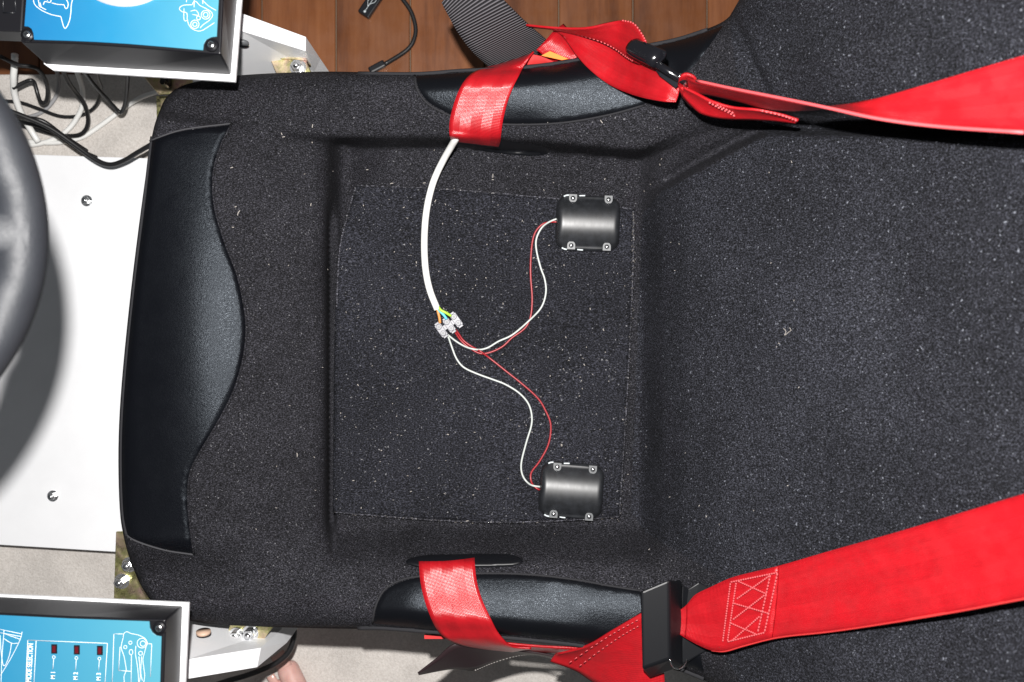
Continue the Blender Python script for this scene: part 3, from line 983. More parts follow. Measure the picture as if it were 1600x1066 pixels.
# top belt bundle: loops between lap belt and slide buckle
beltT = thing('loop_belt', W(930, 90, 0.40), 'twisted red belt loop over the upper vinyl panel running into the slide buckle', 'belt')
ribbon('upper_flap', edgeU([(822, 39, .40), (855, 42.5, .412), (892, 44.5, .424), (921, 43, .436), (949, 36, .446), (972, 32, .450), (990, 37, .452), (1004, 55, .452), (1012, 72, .448)]),
       edgeU([(824, 42, .365), (857, 45, .378), (886, 50, .394), (914, 57, .410), (941, 66, .424), (962, 77, .434), (978, 88.5, .440), (990, 96, .442), (1000, 100, .438)]), M['belt_wide'], beltT, 0.0018, 6, 9)
ribbon('lower_run', edgeU([(862, 46, .374), (900, 52, .394), (940, 63, .408), (975, 78, .420), (1008, 96, .428), (1030, 108, .430), (1050, 124, .430), (1062, 140, .432)]),
       edgeU([(884, 62, .384), (902, 88, .398), (922.5, 110, .408), (949, 130.5, .416), (977, 144, .422), (1005, 153, .426), (1035, 158.5, .428), (1056, 160, .428)]), M['belt_wide'], beltT, 0.0018, 6, 9, 0.002)
ribbon('inner_fold', edgeU([(838, 78, .372), (852, 64, .376), (866, 48, .372), (880, 38, .360)]),
       edgeU([(868, 99, .366), (884, 96, .376), (902, 90, .380), (918, 82, .370)]), M['belt'], beltT, 0.0018, 6, 9)
ribbon('rolled_edge', edgeU([(820, 101, .372), (826, 93, .376), (832, 85, .378)]), edgeU([(868, 98, .370), (860, 94, .374), (846, 88, .377)]), M['belt_edge'], beltT, 0.0018, 5, 5)
slab('orange_label', [(846, 87), (859, 80), (888, 92), (878, 94)], 0.3905, 0.001, M['orange'], beltT)
geo = []
P = catmull(edgeU([(857, 45, .379), (886, 50, .395), (914, 57, .411), (941, 66, .425), (962, 77, .435), (978, 88.5, .441), (990, 96, .443)]), 9)
for i in range(0, len(P) - 1, 2): geo.append(tube_geo([P[i], P[i + 1]], 0.0008, n=5, sub=1))
P = catmull(edgeU([(972, 32, .451), (990, 37, .453), (1004, 55, .453), (1012, 72, .449)]), 9)
for i in range(0, len(P) - 1, 2): geo.append(tube_geo([P[i], P[i + 1]], 0.0007, n=5, sub=1))
V, Fc = join_geo(geo); mk('edge_stitching', V, Fc, M['thread_red'], beltT)['kind'] = 'stuff'

# slide buckle (seen almost edge on)
bk = thing('slide_buckle', W(1020, 90, 0.43), 'glossy black metal slide buckle in the upper red belt', 'buckle')
tube('roller_bar', edgeU([(990, 73, .462), (1000, 79, .462), (1030, 93, .460)]), 0.0085, M['gloss_black'], bk, n=20, sub=3, flat=0.8)
V, Fc = prism_geo(edgeU([(1004, 64, .466), (1042, 80, .464), (1040, 90, .462), (1028, 102, .460)]), edgeU([(1004, 64, .456), (1042, 80, .454), (1040, 90, .452), (1028, 102, .450)]))
bevel(mk('frame', V, Fc, M['gloss_black'], bk, False), 0.002, 3)
tube('side_arm', edgeU([(1026, 100, .458), (1040, 109, .456), (1056, 119, .455), (1070, 127, .454)]), 0.0035, M['gloss_black'], bk, n=10, sub=4)
tube('cross_pin', edgeU([(1060, 118, .456), (1067, 124, .455), (1072, 131, .452), (1076, 142, .440)]), 0.0028, M['steel'], bk, n=10, sub=4)
V, Fc = prism_geo(edgeU([(1010, 88, .447), (1030, 98, .447), (1064, 128, .447), (1056, 138, .443), (1030, 118, .443)]), edgeU([(1010, 88, .444), (1030, 98, .444), (1064, 128, .444), (1056, 138, .440), (1030, 118, .440)]))
mk('back_plate', V, Fc, M['plastic'], bk, False)

# upper shoulder belt
shT = thing('shoulder_belt', W(1300, 165, 0.55), 'twisted red shoulder belt running from the slide buckle up the seat back', 'belt')
ribbon('webbing', edgeU([(1074, 121, .464), (1090, 127.5, .482), (1140, 138, .515), (1190, 148, .542), (1250, 160, .572), (1302, 170.5, .602), (1372, 185, .642), (1466, 197, .692), (1600, 206, .750), (1760, 212, .80)]),
       edgeU([(1078, 150, .445), (1096, 146, .450), (1145, 156, .470), (1195, 168, .495), (1250, 172, .530), (1308, 166, .572), (1350, 159, .615), (1420, 140, .675), (1600, 87, .760), (1760, 40, .82)]), M['belt_wide'], shT, 0.0020, 8, 11)
ribbon('end_loop', edgeU([(1077, 139, .452), (1066, 137, .446), (1060, 130, .452), (1063, 120, .462), (1072, 115, .466), (1083, 119, .468), (1088, 126, .470)]),
       edgeU([(1082, 168, .424), (1074, 160, .424), (1067, 150, .430), (1070, 138, .440), (1078, 133, .448), (1088, 134, .452), (1092, 138, .455)]), M['belt_wide'], shT, 0.0020, 6, 7)
ribbon('folded_tail', edgeU([(1068, 137, .455), (1088, 146, .462), (1112, 158, .470), (1145, 168, .478), (1185, 172, .490), (1222, 180, .496), (1247, 189, .498)]),
       edgeU([(1066, 148, .440), (1080, 164, .442), (1098, 178, .446), (1130, 185, .452), (1175, 186.5, .462), (1212, 188.5, .474), (1244, 192, .490)]), M['belt_wide'], shT, 0.0020, 7, 9, 0.002)
geo = []
P = catmull(edgeU([(1108, 160, .4745), (1122, 168, .470), (1137, 175, .466), (1150, 183, .462)]), 6)
for i in range(0, len(P) - 1, 2): geo.append(tube_geo([P[i], P[i + 1]], 0.0009, n=5, sub=1))
P = catmull(edgeU([(1120, 164, .4755), (1134, 171, .472), (1148, 178, .468)]), 6)
for i in range(0, len(P) - 1, 2): geo.append(tube_geo([P[i], P[i + 1]], 0.0009, n=5, sub=1))
P = catmull(edgeU([(1190, 173, .494), (1222, 180.5, .499), (1247, 189.5, .501)]), 10)
for i in range(0, len(P) - 1, 2): geo.append(tube_geo([P[i], P[i + 1]], 0.0010, n=5, sub=1))
V, Fc = join_geo(geo); mk('stitching', V, Fc, M['thread_red'], shT)['kind'] = 'stuff'
P = catmull(edgeU([(1088, 126, .484), (1140, 137.5, .5165), (1190, 147.5, .5435), (1250, 159.5, .5735), (1302, 170.5, .6035), (1372, 185.5, .6435), (1466, 197.7, .6935), (1600, 207, .7515)]), 6)
tube('selvedge', P, 0.0012, M['thread_red'], shT, n=6, sub=1)

# lower shoulder belt
zH = table([(1040, .430), (1071, .442), (1100, .455), (1140, .474), (1221, .515), (1300, .556), (1450, .636), (1600, .706), (1800, .80)], 10)
zh = lambda x: float(zH(x))
shB = thing('shoulder_belt', W(1350, 900, 0.55), 'flat red shoulder belt with box stitching at its buckle end', 'belt')
top_ = [(1060, 955), (1073, 945), (1087, 929), (1110, 917.5), (1142, 903), (1180, 893), (1221, 883), (1300, 860), (1400, 832), (1500, 802), (1600, 772), (1750, 728)]
bot_ = [(1060, 990), (1070, 996), (1090, 1007), (1112, 1016), (1133, 1017), (1165, 1008), (1219, 995), (1300, 986), (1400, 971), (1500, 954), (1600, 935), (1750, 908)]
ribbon('webbing', [W(x, y, zh(x)) for x, y in top_], [W(x, y, zh(x) + 0.002) for x, y in bot_], M['belt_wide'], shB, 0.0022, 6, 13, 0.0015)
ribbon('doubled_end', [W(x, y + 1.5, zh(x) + 0.0026) for x, y in top_[1:6]] + [W(1216, 886, zh(1216) + .003)], [W(x, y - 1.5, zh(x) + 0.0046) for x, y in bot_[1:6]] + [W(1206, 996, zh(1206) + .0048)], M['belt'], shB, 0.0018, 6, 13, 0.0015)
geo = []


def stitch(a, b, n, r=0.0007):
    for i in range(n):
        t0, t1 = (i + 0.12) / n, (i + 0.82) / n
        p = [(a[0] + (b[0] - a[0]) * q, a[1] + (b[1] - a[1]) * q) for q in (t0, t1)]
        geo.append(tube_geo([W(x, y, zh(x) + 0.0068 + 0.0003) for x, y in p], r, n=6, sub=1))


def zpx(x, y): return (1100 + x / 6.6625, 870 + y / 6.6625)


for a, b, n in (((275, 275), (195, 885), 24), ((335, 270), (245, 880), 24), ((690, 190), (560, 785), 18), ((765, 170), (630, 785), 18),
                ((355, 255), (655, 390), 15), ((340, 440), (680, 200), 18), ((310, 485), (670, 590), 16), ((300, 655), (630, 400), 18), ((275, 690), (540, 805), 13), ((285, 880), (580, 620), 16),
                ((275, 265), (765, 165), 20), ((245, 885), (630, 790), 16)):
    stitch(zpx(*a), zpx(*b), n)
V, Fc = join_geo(geo); mk('box_stitching', V, Fc, M['thread_red'], shB)['kind'] = 'stuff'
P = [W(x, y + 0.3, zh(x) + 0.002) for x, y in smooth_poly(bot_[3:], 5, False)]
tube('selvedge', P, 0.0010, M['belt_edge'], shB, n=6, sub=1)

# adjuster buckle at the bottom
bb = thing('harness_adjuster', W(1035, 985, 0.40), 'matt black block adjuster clamping the lower red belts', 'buckle')
zt = 0.455


def hull(name, sections, matl, parent, bev=0.002):
    V = []; n = len(sections[0])
    for s_ in sections: V += s_
    Fc = [tuple(range(n)), tuple(range(len(V) - 1, len(V) - n - 1, -1))]
    for q in range(len(sections) - 1):
        for i in range(n):
            j = (i + 1) % n
            Fc.append((q * n + i, (q + 1) * n + i, (q + 1) * n + j, q * n + j))
    return bevel(mk(name, V, Fc, matl, parent, False), bev, 3)


tp = edge([(1001, 924, .455), (1046, 905, .457), (1047.5, 1030, .457), (1003, 1046, .455)])
lw = edge([(1001, 928, .432), (1066, 908, .438), (1067, 1042, .438), (1014, 1060, .426)])
lw2 = [p - Vector((0, 0, 0.010)) for p in lw]
hull('body', [tp, lw, lw2], M['plastic_matt'], bb, 0.0025)
V, Fc = prism_geo(edge([(1066, 915, .432), (1076, 920, .430), (1092, 910, .430), (1108, 918, .430), (1112, 960, .430), (1107, 1016, .430), (1092, 1024, .430), (1072, 1036, .430), (1060, 1040, .430)]),
                  edge([(1066, 915, .426), (1076, 920, .424), (1092, 910, .424), (1108, 918, .424), (1112, 960, .424), (1107, 1016, .424), (1092, 1024, .424), (1072, 1036, .424), (1060, 1040, .424)]))
bevel(mk('tongue_plate', V, Fc, M['plastic_matt'], bb, False), 0.0012)
tube('spring_wire', edge([(1047, 1031, .458), (1050, 1040, .452), (1055, 1044, .448), (1062, 1045, .446), (1069, 1040, .444), (1074, 1031, .440)]), 0.0007, M['steel'], bb, n=6, sub=3)

lowB = thing('loop_belt', W(950, 1030, 0.38), 'red belt flap feeding the block adjuster beside the lower vinyl panel', 'belt')
ribbon('webbing', E_([(872, 1022, .362), (915, 1009.5, .385), (955, 986, .412), (1004, 957, .432), (1030, 945, .436)]),
       E_([(860, 1033, .345), (900, 1048, .352), (935, 1070, .368), (1000, 1095, .400), (1040, 1090, .410)]), M['belt_wide'], lowB, 0.0020, 7, 11, 0.003)
geo = []
for k_, (a0, a1, a2, a3) in enumerate((((889, 1036), (930, 1008), (965, 986), (1000, 967)), ((905, 1041), (940, 1015), (972, 993), (1000, 977)))):
    zq = (.3685, .3945, .4180, .4330) if k_ == 0 else (.3700, .3945, .4170, .4300)
    P = catmull(E_([(*a, z + 0.0032) for a, z in zip((a0, a1, a2, a3), zq)], 0.0085), 10)
    for i in range(0, len(P) - 1, 2): geo.append(tube_geo([P[i], P[i + 1]], 0.00045, n=5, sub=1))
V, Fc = join_geo(geo); mk('stitching', V, Fc, M['thread_red'], lowB)['kind'] = 'stuff'

# ------------------------------------------------------------------ side panels carrying the control boxes
def side_panel(profile_in, profile_out, label):
    root = thing('side_panel', (profile_in[0] + profile_out[0]) / 2 * 1.0, label, 'panel', 'white side panels of the rig')
    V, Fc = prism_geo(profile_in, profile_out)
    bevel(mk('panel_board', V, Fc, M['white'], root, False), 0.0006)
    return root


inn = edge([(180, -10, .435), (375, 48, .360), (478, 80, .300)]); out = edge([(180, -42, .435), (373, 19, .360), (478, 57.5, .300)])
e_in = W(491, 113, .222); e_out = W(501, 112 - 20, .222)
inn += [e_in, Vector((e_in.x, e_in.y - 0.06, 0.011)), Vector((inn[0].x, inn[0].y - 0.05, 0.011))]
out += [e_out, Vector((e_out.x, e_out.y, 0.011)), Vector((out[0].x, out[0].y, 0.011))]
spT = side_panel(inn, out, 'white laminated side panel beside the wooden floor, behind the seat edge')
p = W(379, 66, .335)
V, Fc = cyl_geo(p, 0.0065, 0.003, 20, None, Matrix.Rotation(R(80), 3, 'X')); mk('cover_cap', V, Fc, M['tab_grey'], spT, True)

inn = edge([(110, 1046, .435), (292, 1031, .365), (408, 1012.5, .305)]); out = edge([(110, 1082, .435), (289, 1062, .365), (402, 1043, .305)])
e_in = W(441, 983, .225); e_out = W(449, 988 + 16, .225)
inn += [e_in, Vector((e_in.x, e_in.y + 0.06, 0.011)), Vector((inn[0].x, inn[0].y + 0.03, 0.011))]
out += [e_out, Vector((e_out.x, e_out.y, 0.011)), Vector((out[0].x, out[0].y, 0.011))]
spB = side_panel(inn, out, 'white laminated side panel over the rug, beside the bare foot')
p = W(318, 990, .32)
V, Fc = cyl_geo(p, 0.0075, 0.003, 20, None, Matrix.Rotation(R(-80), 3, 'X')); mk('cover_cap', V, Fc, mat('tan_cap', (0.55, 0.38, 0.28), 0.5), spB, True)

# zinc brackets
def bracket(poly, z, th, bolts, label, flange=None):
    c = W(*poly[0], z)
    root = thing('zinc_bracket', c, label, 'bracket', 'zinc brackets holding the seat')
    slab('plate', poly, z, th, M['zinc'], root, 0.0006)
    if flange: slab('flange', flange[0], flange[1], flange[2], M['zinc'], root, 0.0006)
    for bx, by, r in bolts:
        hex_bolt(bx, by, z, r, None, parent=root, hh=0.009)
    return root


bracket([(421, 90), (478, 94), (494, 132), (438, 130)], .270, .004, [(466, 106, .0068)], 'zinc bracket with one bolt on the upper white side panel', ([(420, 84.5), (478, 89), (479, 94.5), (421, 90.5)], .2745, .025))
bracket([(351, 1003), (408, 1005), (428, 978), (425, 955), (366, 955)], .270, .004, [(369, 992, .0060), (391, 990, .0070)], 'zinc bracket with two bolts on the lower white side panel')
bracket([(225, 121), (262, 112), (300, 118), (300, 146), (247, 147)], .285, .004, [], 'zinc angle plate under the upper control box', ([(244, 150), (310, 150), (310, 270), (250, 240), (245, 205)], .23, .004))
V, Fc = join_geo([box_geo(W(262, 126, .285), 0.009, 0.012, 0.010), cyl_geo(W(262, 134, .289), 0.003, 0.016, 10)])
o = mk('black_clip', V, Fc, M['plastic'], None, False); tag(o, 'small black clip on the zinc plate under the upper control box', 'clip')
bracket([(181, 831), (270, 831), (270, 960), (177, 952)], .225, .004, [(203, 882, .0066), (191, 908, .0066)], 'zinc plate with two bolts at the front corner by the lower control box')

# ------------------------------------------------------------------ control boxes
def text_mesh(txt, size, p, ux, uy, name, parent, z_off=0.0):
    cu = bpy.data.curves.new('lettering', 'FONT'); cu.body = txt; cu.size = size; cu.align_x = 'LEFT'
    cu.extrude = 0.00005
    try: cu.offset = size * 0.02
    except Exception: pass
    ob = bpy.data.objects.new('lettering', cu); COL.objects.link(ob)
    bpy.context.view_layer.update()
    dg = bpy.context.evaluated_depsgraph_get()
    me = bpy.data.meshes.new_from_object(ob.evaluated_get(dg))
    vs_ = [p + ux * v.co.x + uy * v.co.y + Vector((0, 0, v.co.z + z_off)) for v in me.vertices]
    fs_ = [tuple(f.vertices) for f in me.polygons]
    bpy.data.objects.remove(ob); bpy.data.curves.remove(cu); bpy.data.meshes.remove(me)
    return mk(name, vs_, fs_, M['print'], parent, False)


def lineart(name, lines, z, r, parent):
    geo = []
    for ln in lines:
        closed = ln[0] == ln[-1] and len(ln) > 3
        pts = [W(x, y, z) for x, y in ln]
        geo.append(tube_geo(pts, r, n=4, sub=4 if len(pts) > 2 else 1, flat=0.25))
    V, Fc = join_geo(geo)
    return mk(name, V, Fc, M['print'], parent)


def circ(x, y, r, n=12, ry=None):
    ry = ry or r
    return [(x + r * math.cos(2 * math.pi * k / n), y + ry * math.sin(2 * math.pi * k / n)) for k in range(n + 1)]


ZB, ZT = 0.450, 0.500


def control_box(label, base_board, wall_base, wall_top, face, screws):
    root = thing('control_box', W(*wall_base[0], ZB), label, 'control box', 'blue faced control boxes')
    slab('mounting_board', base_board, ZB, 0.005, M['white'], root, 0.0008)
    top = [W(x, y, ZT - 0.001) for x, y in wall_top]; bot = [W(x, y, ZB + 0.0004) for x, y in wall_base]
    V, Fc = prism_geo(top, bot)
    bevel(mk('case', V, Fc, M['black_bezel'], root, False), 0.0016, 3)
    fa = slab('face_panel', face, ZT + 0.0004, 0.0022, M['blue'], root, 0.0002)
    for sx_, sy_ in screws:
        p = W(sx_, sy_, ZT - 0.001)
        V, Fc = cyl_geo(p, 0.0060, 0.0016, 24, 0.0055); bs = mk('screw_boss', V, Fc, M['black_bezel'], root, True)
        V, Fc = cyl_geo(p + Vector((0, 0, 0.0016)), 0.0036, 0.0012, 16, 0.0028); sc = mk('screw', V, Fc, M['steel'], bs, True)
        V, Fc = join_geo([box_geo(p + Vector((0, 0, 0.00282)), 0.0040, 0.0008, 0.0002), box_geo(p + Vector((0, 0, 0.00283)), 0.0008, 0.0040, 0.0002)])
        mk('cross_slot', V, Fc, M['plastic'], sc, False)
    return root


def arc(cx, cy, r, a0, a1, n=8):
    return [(cx + r * math.cos(R(a0 + (a1 - a0) * k / n)), cy + r * math.sin(R(a0 + (a1 - a0) * k / n))) for k in range(n + 1)]


faceT = [(344.5, -260), (341.5, 0), (338.5, 57)] + [(330, 58), (322, 62), (318, 69), (317, 78.5)] + [(260, 73.5), (200, 68.5), (150, 65.5), (110, 63.8), (53, 62)] + [(52, 52), (49, 45), (44, 41.5), (38, 41)] + [(41, 0), (52, -260)]
cbT = control_box('blue faced control box with silver disc at the upper end of the rig',
                  [(377, 0), (367, 127.5), (82, 109.5), (68, 100), (62, -300), (400, -300)],
                  [(371, 0), (361, 117.5), (210, 109), (130, 104.5), (71, 101), (66, 0), (62, -290), (390, -290)],
                  [(349, 0), (345, 85), (200, 73.5), (120, 68), (32, 66), (36, 0), (40, -260), (360, -260)], faceT, [(331, 71), (43.5, 55)])
c = W(195, -86, ZT + 0.0006)
rd = 97 / F * (HC - ZT)
prof = [(rd, 0), (rd * 0.99, 0.002), (rd * 0.9, 0.004), (rd * 0.6, 0.006), (0.0005, 0.007)]
V, Fc = [], []
for r_, z_ in prof:
    for k in range(64):
        a = 2 * math.pi * k / 64; V.append(c + Vector((r_ * math.cos(a), r_ * math.sin(a), z_)))
for q in range(len(prof) - 1):
    for k in range(64): Fc.append((q * 64 + k, q * 64 + (k + 1) % 64, (q + 1) * 64 + (k + 1) % 64, (q + 1) * 64 + k))
mk('silver_disc', V, Fc, M['silver'], cbT)
Z0 = lambda s, ox, oy: (lambda x, y: (ox + x / s, oy + y / s))
a_ = Z0(8.0, 0, 0); b_ = Z0(8.0, 200, 0)
lineart('helmet_drawing', [[a_(405, -60), a_(430, 50), a_(490, 110), a_(560, 150), a_(650, 185), a_(760, 208)], [a_(760, 208), a_(775, 270), a_(795, 335), a_(815, 355), a_(840, 325), a_(870, 250), a_(885, 150), a_(890, 60), a_(920, -60)],
                          [a_(470, -60), a_(490, 60), a_(530, 100), a_(575, 122)], [a_(540, 60), a_(560, 20), a_(620, 30), a_(640, 0)], [a_(640, 35), a_(720, 55), a_(800, 60)], [a_(800, 60), a_(810, 95), a_(825, 108), a_(845, 90), a_(850, 40), a_(820, -20)],
                          [a_(480, 60), a_(510, 90), a_(500, 30)], [a_(590, 10), a_(600, -40)]], ZT + 0.0007, 0.00042, cbT)
lineart('gamepad_drawing', [[b_(800, 60), b_(700, 65), b_(650, 90), b_(645, 120), b_(680, 150), b_(735, 165), b_(740, 240), b_(760, 310), b_(800, 360), b_(870, 388), b_(930, 380), b_(1010, 330), b_(1080, 285)],
                           [b_(800, 60), b_(820, 25), b_(850, 20), b_(900, 70), b_(980, 110), b_(1040, 150), b_(1055, 200), b_(1010, 260), b_(950, 300), b_(900, 350)],
                           [b_(p_[0], p_[1]) for p_ in circ(970, 185, 55)], [b_(p_[0], p_[1]) for p_ in circ(835, 305, 52)], [b_(p_[0], p_[1]) for p_ in circ(970, 185, 30)], [b_(p_[0], p_[1]) for p_ in circ(835, 305, 26)],
                           [b_(780, 140), b_(850, 130), b_(880, 190), b_(800, 180)], [b_(p_[0], p_[1]) for p_ in circ(880, 225, 24)], [b_(730, -40), b_(730, 30)], [b_(830, -60), b_(825, 90)], [b_(930, -50), b_(935, 50)],
                           [b_(700, 100), b_(700, 250), b_(750, 255)], [b_(900, -30), b_(1000, 70), b_(1100, 130)]], ZT + 0.0007, 0.00034, cbT)

faceB = [(-260, 951), (0, 961.5), (110, 967), (233, 971.3)] + [(234, 982), (238, 989), (244, 993.5), (252, 995)] + [(250, 1066), (244, 1330), (-260, 1330)]
cbB = control_box('blue faced control box with mode selection print at the lower end of the rig',
                  [(-300, 918), (0, 929.5), (294.5, 942.5), (289, 1066), (280, 1380), (-300, 1380)],
                  [(-290, 921), (0, 932), (110, 937.5), (285.5, 946.5), (281.5, 1066), (273, 1360), (-290, 1360)],
                  [(-280, 948), (0, 958), (110, 963.5), (259, 968), (256, 1066), (249, 1345), (-280, 1345)], faceB, [(249.5, 981)])
c_ = Z0(7.2727, 0, 920); d_ = Z0(7.2727, 140, 920)
lineart('frame_print', [[c_(285, 1200), c_(315, 585)], [c_(315, 585), c_(1220, 622)], [c_(1220, 622), c_(1185, 1200)], [c_(410, 588), c_(378, 1200)]], ZT + 0.0007, 0.00036, cbB)
for x, y, tx in ((618, 683, 'M 1'), (875, 693, 'M 2'), (1137, 700, 'M 3')):
    q = c_(x, y)
    p = W(q[0], q[1], ZT + 0.0006)
    V, Fc = box_geo(p, 0.0050, 0.0080, 0.0006); w_ = mk('indicator_window', V, Fc, M['plastic'], cbB, False)
    V, Fc = box_geo(p + Vector((0, 0, 0.0006)), 0.0028, 0.0056, 0.0003); mk('lamp', V, Fc, M['led'], w_, False)
    lineart('lead_line', [[c_(p_[0], p_[1]) for p_ in circ(x - 8, y + 96, 16)], [c_(x - 9, y + 115), c_(x - 18, y + 232)]], ZT + 0.0007, 0.00032, cbB)
    q = c_(x + 5, y + 345)
    text_mesh(tx, 0.0052, W(q[0], q[1], ZT + 0.0007), Vector((0.03, 1, 0)).normalized() * 0.85, Vector((-1, 0.03, 0)).normalized(), 'lettering', cbB)
q = c_(352, 1062)
text_mesh('MODE SELECTION', 0.0062, W(q[0], q[1], ZT + 0.0007), Vector((0.055, 1, 0)).normalized() * 0.66, Vector((-1, 0.055, 0)).normalized(), 'lettering', cbB)
lineart('aircraft_drawing', [[c_(-60, 450), c_(245, 515)], [c_(250, 490), c_(235, 560), c_(180, 680), c_(100, 830), c_(0, 990)], [c_(40, 510), c_(225, 575)], [c_(45, 470), c_(35, 600), c_(20, 800), c_(10, 1100)],
                            [c_(40, 565), c_(130, 620), c_(200, 620)], [c_(130, 620), c_(110, 740), c_(75, 840), c_(50, 875), c_(30, 850), c_(10, 700), c_(0, 530)], [c_(-60, 490), c_(240, 545)]], ZT + 0.0007, 0.00034, cbB)
lineart('gamepad_drawing', [[d_(380, 560), d_(390, 510), d_(425, 490), d_(470, 510), d_(560, 530), d_(630, 570), d_(655, 620), d_(640, 660), d_(625, 720), d_(605, 800), d_(615, 900), d_(625, 1000), d_(600, 1120)],
                           [d_(380, 560), d_(360, 640), d_(360, 680), d_(390, 770), d_(405, 850), d_(415, 930), d_(390, 1000), d_(400, 1120)],
                           [d_(p_[0], p_[1]) for p_ in circ(595, 620, 55)], [d_(p_[0], p_[1]) for p_ in circ(605, 625, 30)], [d_(p_[0], p_[1]) for p_ in circ(462, 615, 18)], [d_(p_[0], p_[1]) for p_ in circ(405, 665, 18)],
                           [d_(p_[0], p_[1]) for p_ in circ(470, 722, 20, 12, 30)], [d_(p_[0], p_[1]) for p_ in circ(578, 735, 22)],
                           [d_(275, 515), d_(380, 515)], [d_(275, 515), d_(255, 1120)], [d_(655, 625), d_(705, 628)], [d_(705, 628), d_(690, 1000)], [d_(475, 755), d_(470, 1120)], [d_(345, 660), d_(330, 930)], [d_(330, 930), d_(470, 940)],
                           [d_(525, 650), d_(520, 740), d_(545, 900), d_(560, 1100)], [d_(560, 770), d_(575, 1000), d_(545, 1100)], [d_(590, 770), d_(580, 950), d_(600, 1050)]], ZT + 0.0007, 0.00034, cbB)

# black module at the far corner
mod = thing('black_module', W(0, 30, 0.45), 'black plastic module with a recessed square at the upper control box', 'device')
V, Fc = prism_geo(edge([(-120, -120), (34, -120), (37, 0), (34, 57), (-120, 50)] and [(-120, -120, .50), (35, -120, .50), (38, 0, .50), (35, 50, .50), (-120, 44, .50)]),
                  edge([(-110, -110, .455), (42, -110, .455), (44, 0, .455), (40, 66, .455), (-110, 60, .455)]))
bevel(mk('case', V, Fc, M['black_bezel'], mod, False), 0.002)
fr_ = [(5, -20), (24, -20), (24, 20), (5, 20)]
pts = [W(x, y, .5003) for x, y in fr_] + [W(5, -20, .5003)]
V, Fc = join_geo([tube_geo([pts[i], pts[i + 1]], 0.0006, n=5, sub=1) for i in range(4)])
mk('raised_frame', V, Fc, M['plastic'], mod)

# ------------------------------------------------------------------ steering wheel
cw = Vector((-0.383, 0.058, 0.864)); tilt = R(27)
Mw = Matrix.Rotation(tilt, 3, 'Y')
wheel = thing('steering_wheel', cw, 'grey leather grained steering wheel rim over the white board', 'steering wheel')
Rm, rm = 0.1262, 0.0142
V, Fc = [], []
NA, NB = 160, 24
for i in range(NA):
    a = 2 * math.pi * i / NA
    aa = abs((math.degrees(a) + 180) % 360 - 180)
    for j in range(NB):
        b = 2 * math.pi * j / NB
        wi = 0.5 - 0.5 * math.cos(b)
        rr = rm * (1.0 + wi * (0.12 * math.exp(-((aa - 16) / 6) ** 2) - 0.16 * math.exp(-((aa - 9.5) / 2.2) ** 2)))
        V.append(cw + Mw @ Vector(((Rm + rr * math.cos(b)) * math.cos(a), (Rm + rr * math.cos(b)) * math.sin(a), rr * 1.12 * math.sin(b))))
for i in range(NA):
    for j in range(NB):
        i2, j2 = (i + 1) % NA, (j + 1) % NB
        Fc.append((i * NB + j, i2 * NB + j, i2 * NB + j2, i * NB + j2))
mk('rim', V, Fc, M['wheel'], wheel)
for sgn in (1, -1):
    V, Fc = [], []
    n1, n2 = 16, 16
    for i in range(n1 + 1):
        x = 0.03 + (Rm + 0.004 - 0.03) * i / n1
        hw = 0.010 + 0.006 * sstep(np.array((x - 0.085) / 0.045)).item()
        hz = 0.010 + 0.006 * sstep(np.array((x - 0.085) / 0.04)).item()
        for j in range(n2):
            b = 2 * math.pi * j / n2
            cx_s = math.copysign(abs(math.cos(b)) ** 0.6, math.cos(b)); sy_s = math.copysign(abs(math.sin(b)) ** 0.6, math.sin(b))
            V.append(cw + Mw @ Vector((sgn * x, hw * cx_s, hz * sy_s)))
    for i in range(n1):
        for j in range(n2):
            Fc.append((i * n2 + j, i * n2 + (j + 1) % n2, (i + 1) * n2 + (j + 1) % n2, (i + 1) * n2 + j))
    mk('spoke', V, Fc, M['wheel'], wheel)
V, Fc = cyl_geo(cw + Mw @ Vector((0, 0, -0.016)), 0.042, 0.034, 40, 0.036, Mw); bevel(mk('hub', V, Fc, M['plastic_matt'], wheel, False), 0.005, 3)
V, Fc = cyl_geo(cw + Mw @ Vector((0, 0, -0.20)), 0.022, 0.19, 24, 0.026, Mw); mk('column', V, Fc, M['plastic_matt'], wheel, True)

# ------------------------------------------------------------------ loose cables
def cable(name, pts, r, mt, label):
    o = tube(name, [W(*p) for p in pts], r, mt, None, n=10, sub=5)
    return tag(o, label, 'cable')


bc, wc = M['black_cable'], M['white_cable']
cable('black_cable', [(-10, 165, .15), (37, 182, .14), (78, 200, .13), (119, 228, .12), (150, 250, .115), (172, 257.5, .115), (194, 251, .12), (214, 239, .13), (240, 224, .14), (275, 205, .14)], 0.0031, bc, 'thick black cable sagging over the edge of the white board to the seat')
cable('black_cable', [(-10, 172, .09), (36, 183, .09), (60, 187, .085), (75, 194, .08), (96, 210, .075), (120, 226, .08), (135, 236, .09)], 0.0028, bc, 'black cable bundled just under the thick black cable')
cable('black_cable', [(96, 105, .16), (108, 130, .12), (120, 146.5, .09), (132, 163, .07), (137.5, 184, .05), (135, 200.5, .04), (124.5, 210.5, .035), (105, 212.5, .03), (85, 210, .03), (45, 199, .03), (0, 190, .03)], 0.0028, bc, 'black cable making a wide bend below the upper control box')
cable('black_cable', [(20, 138, .09), (37.5, 129, .09), (48, 125.5, .09), (54, 130, .085), (58.5, 146, .08), (64, 159.5, .08), (72, 158.5, .085), (74.5, 142, .10), (70.5, 124, .12), (60, 109, .14), (48, 104, .15), (27, 101, .16), (0, 88, .18)], 0.0026, bc, 'black cable coiled in a small loop beside the wheel')
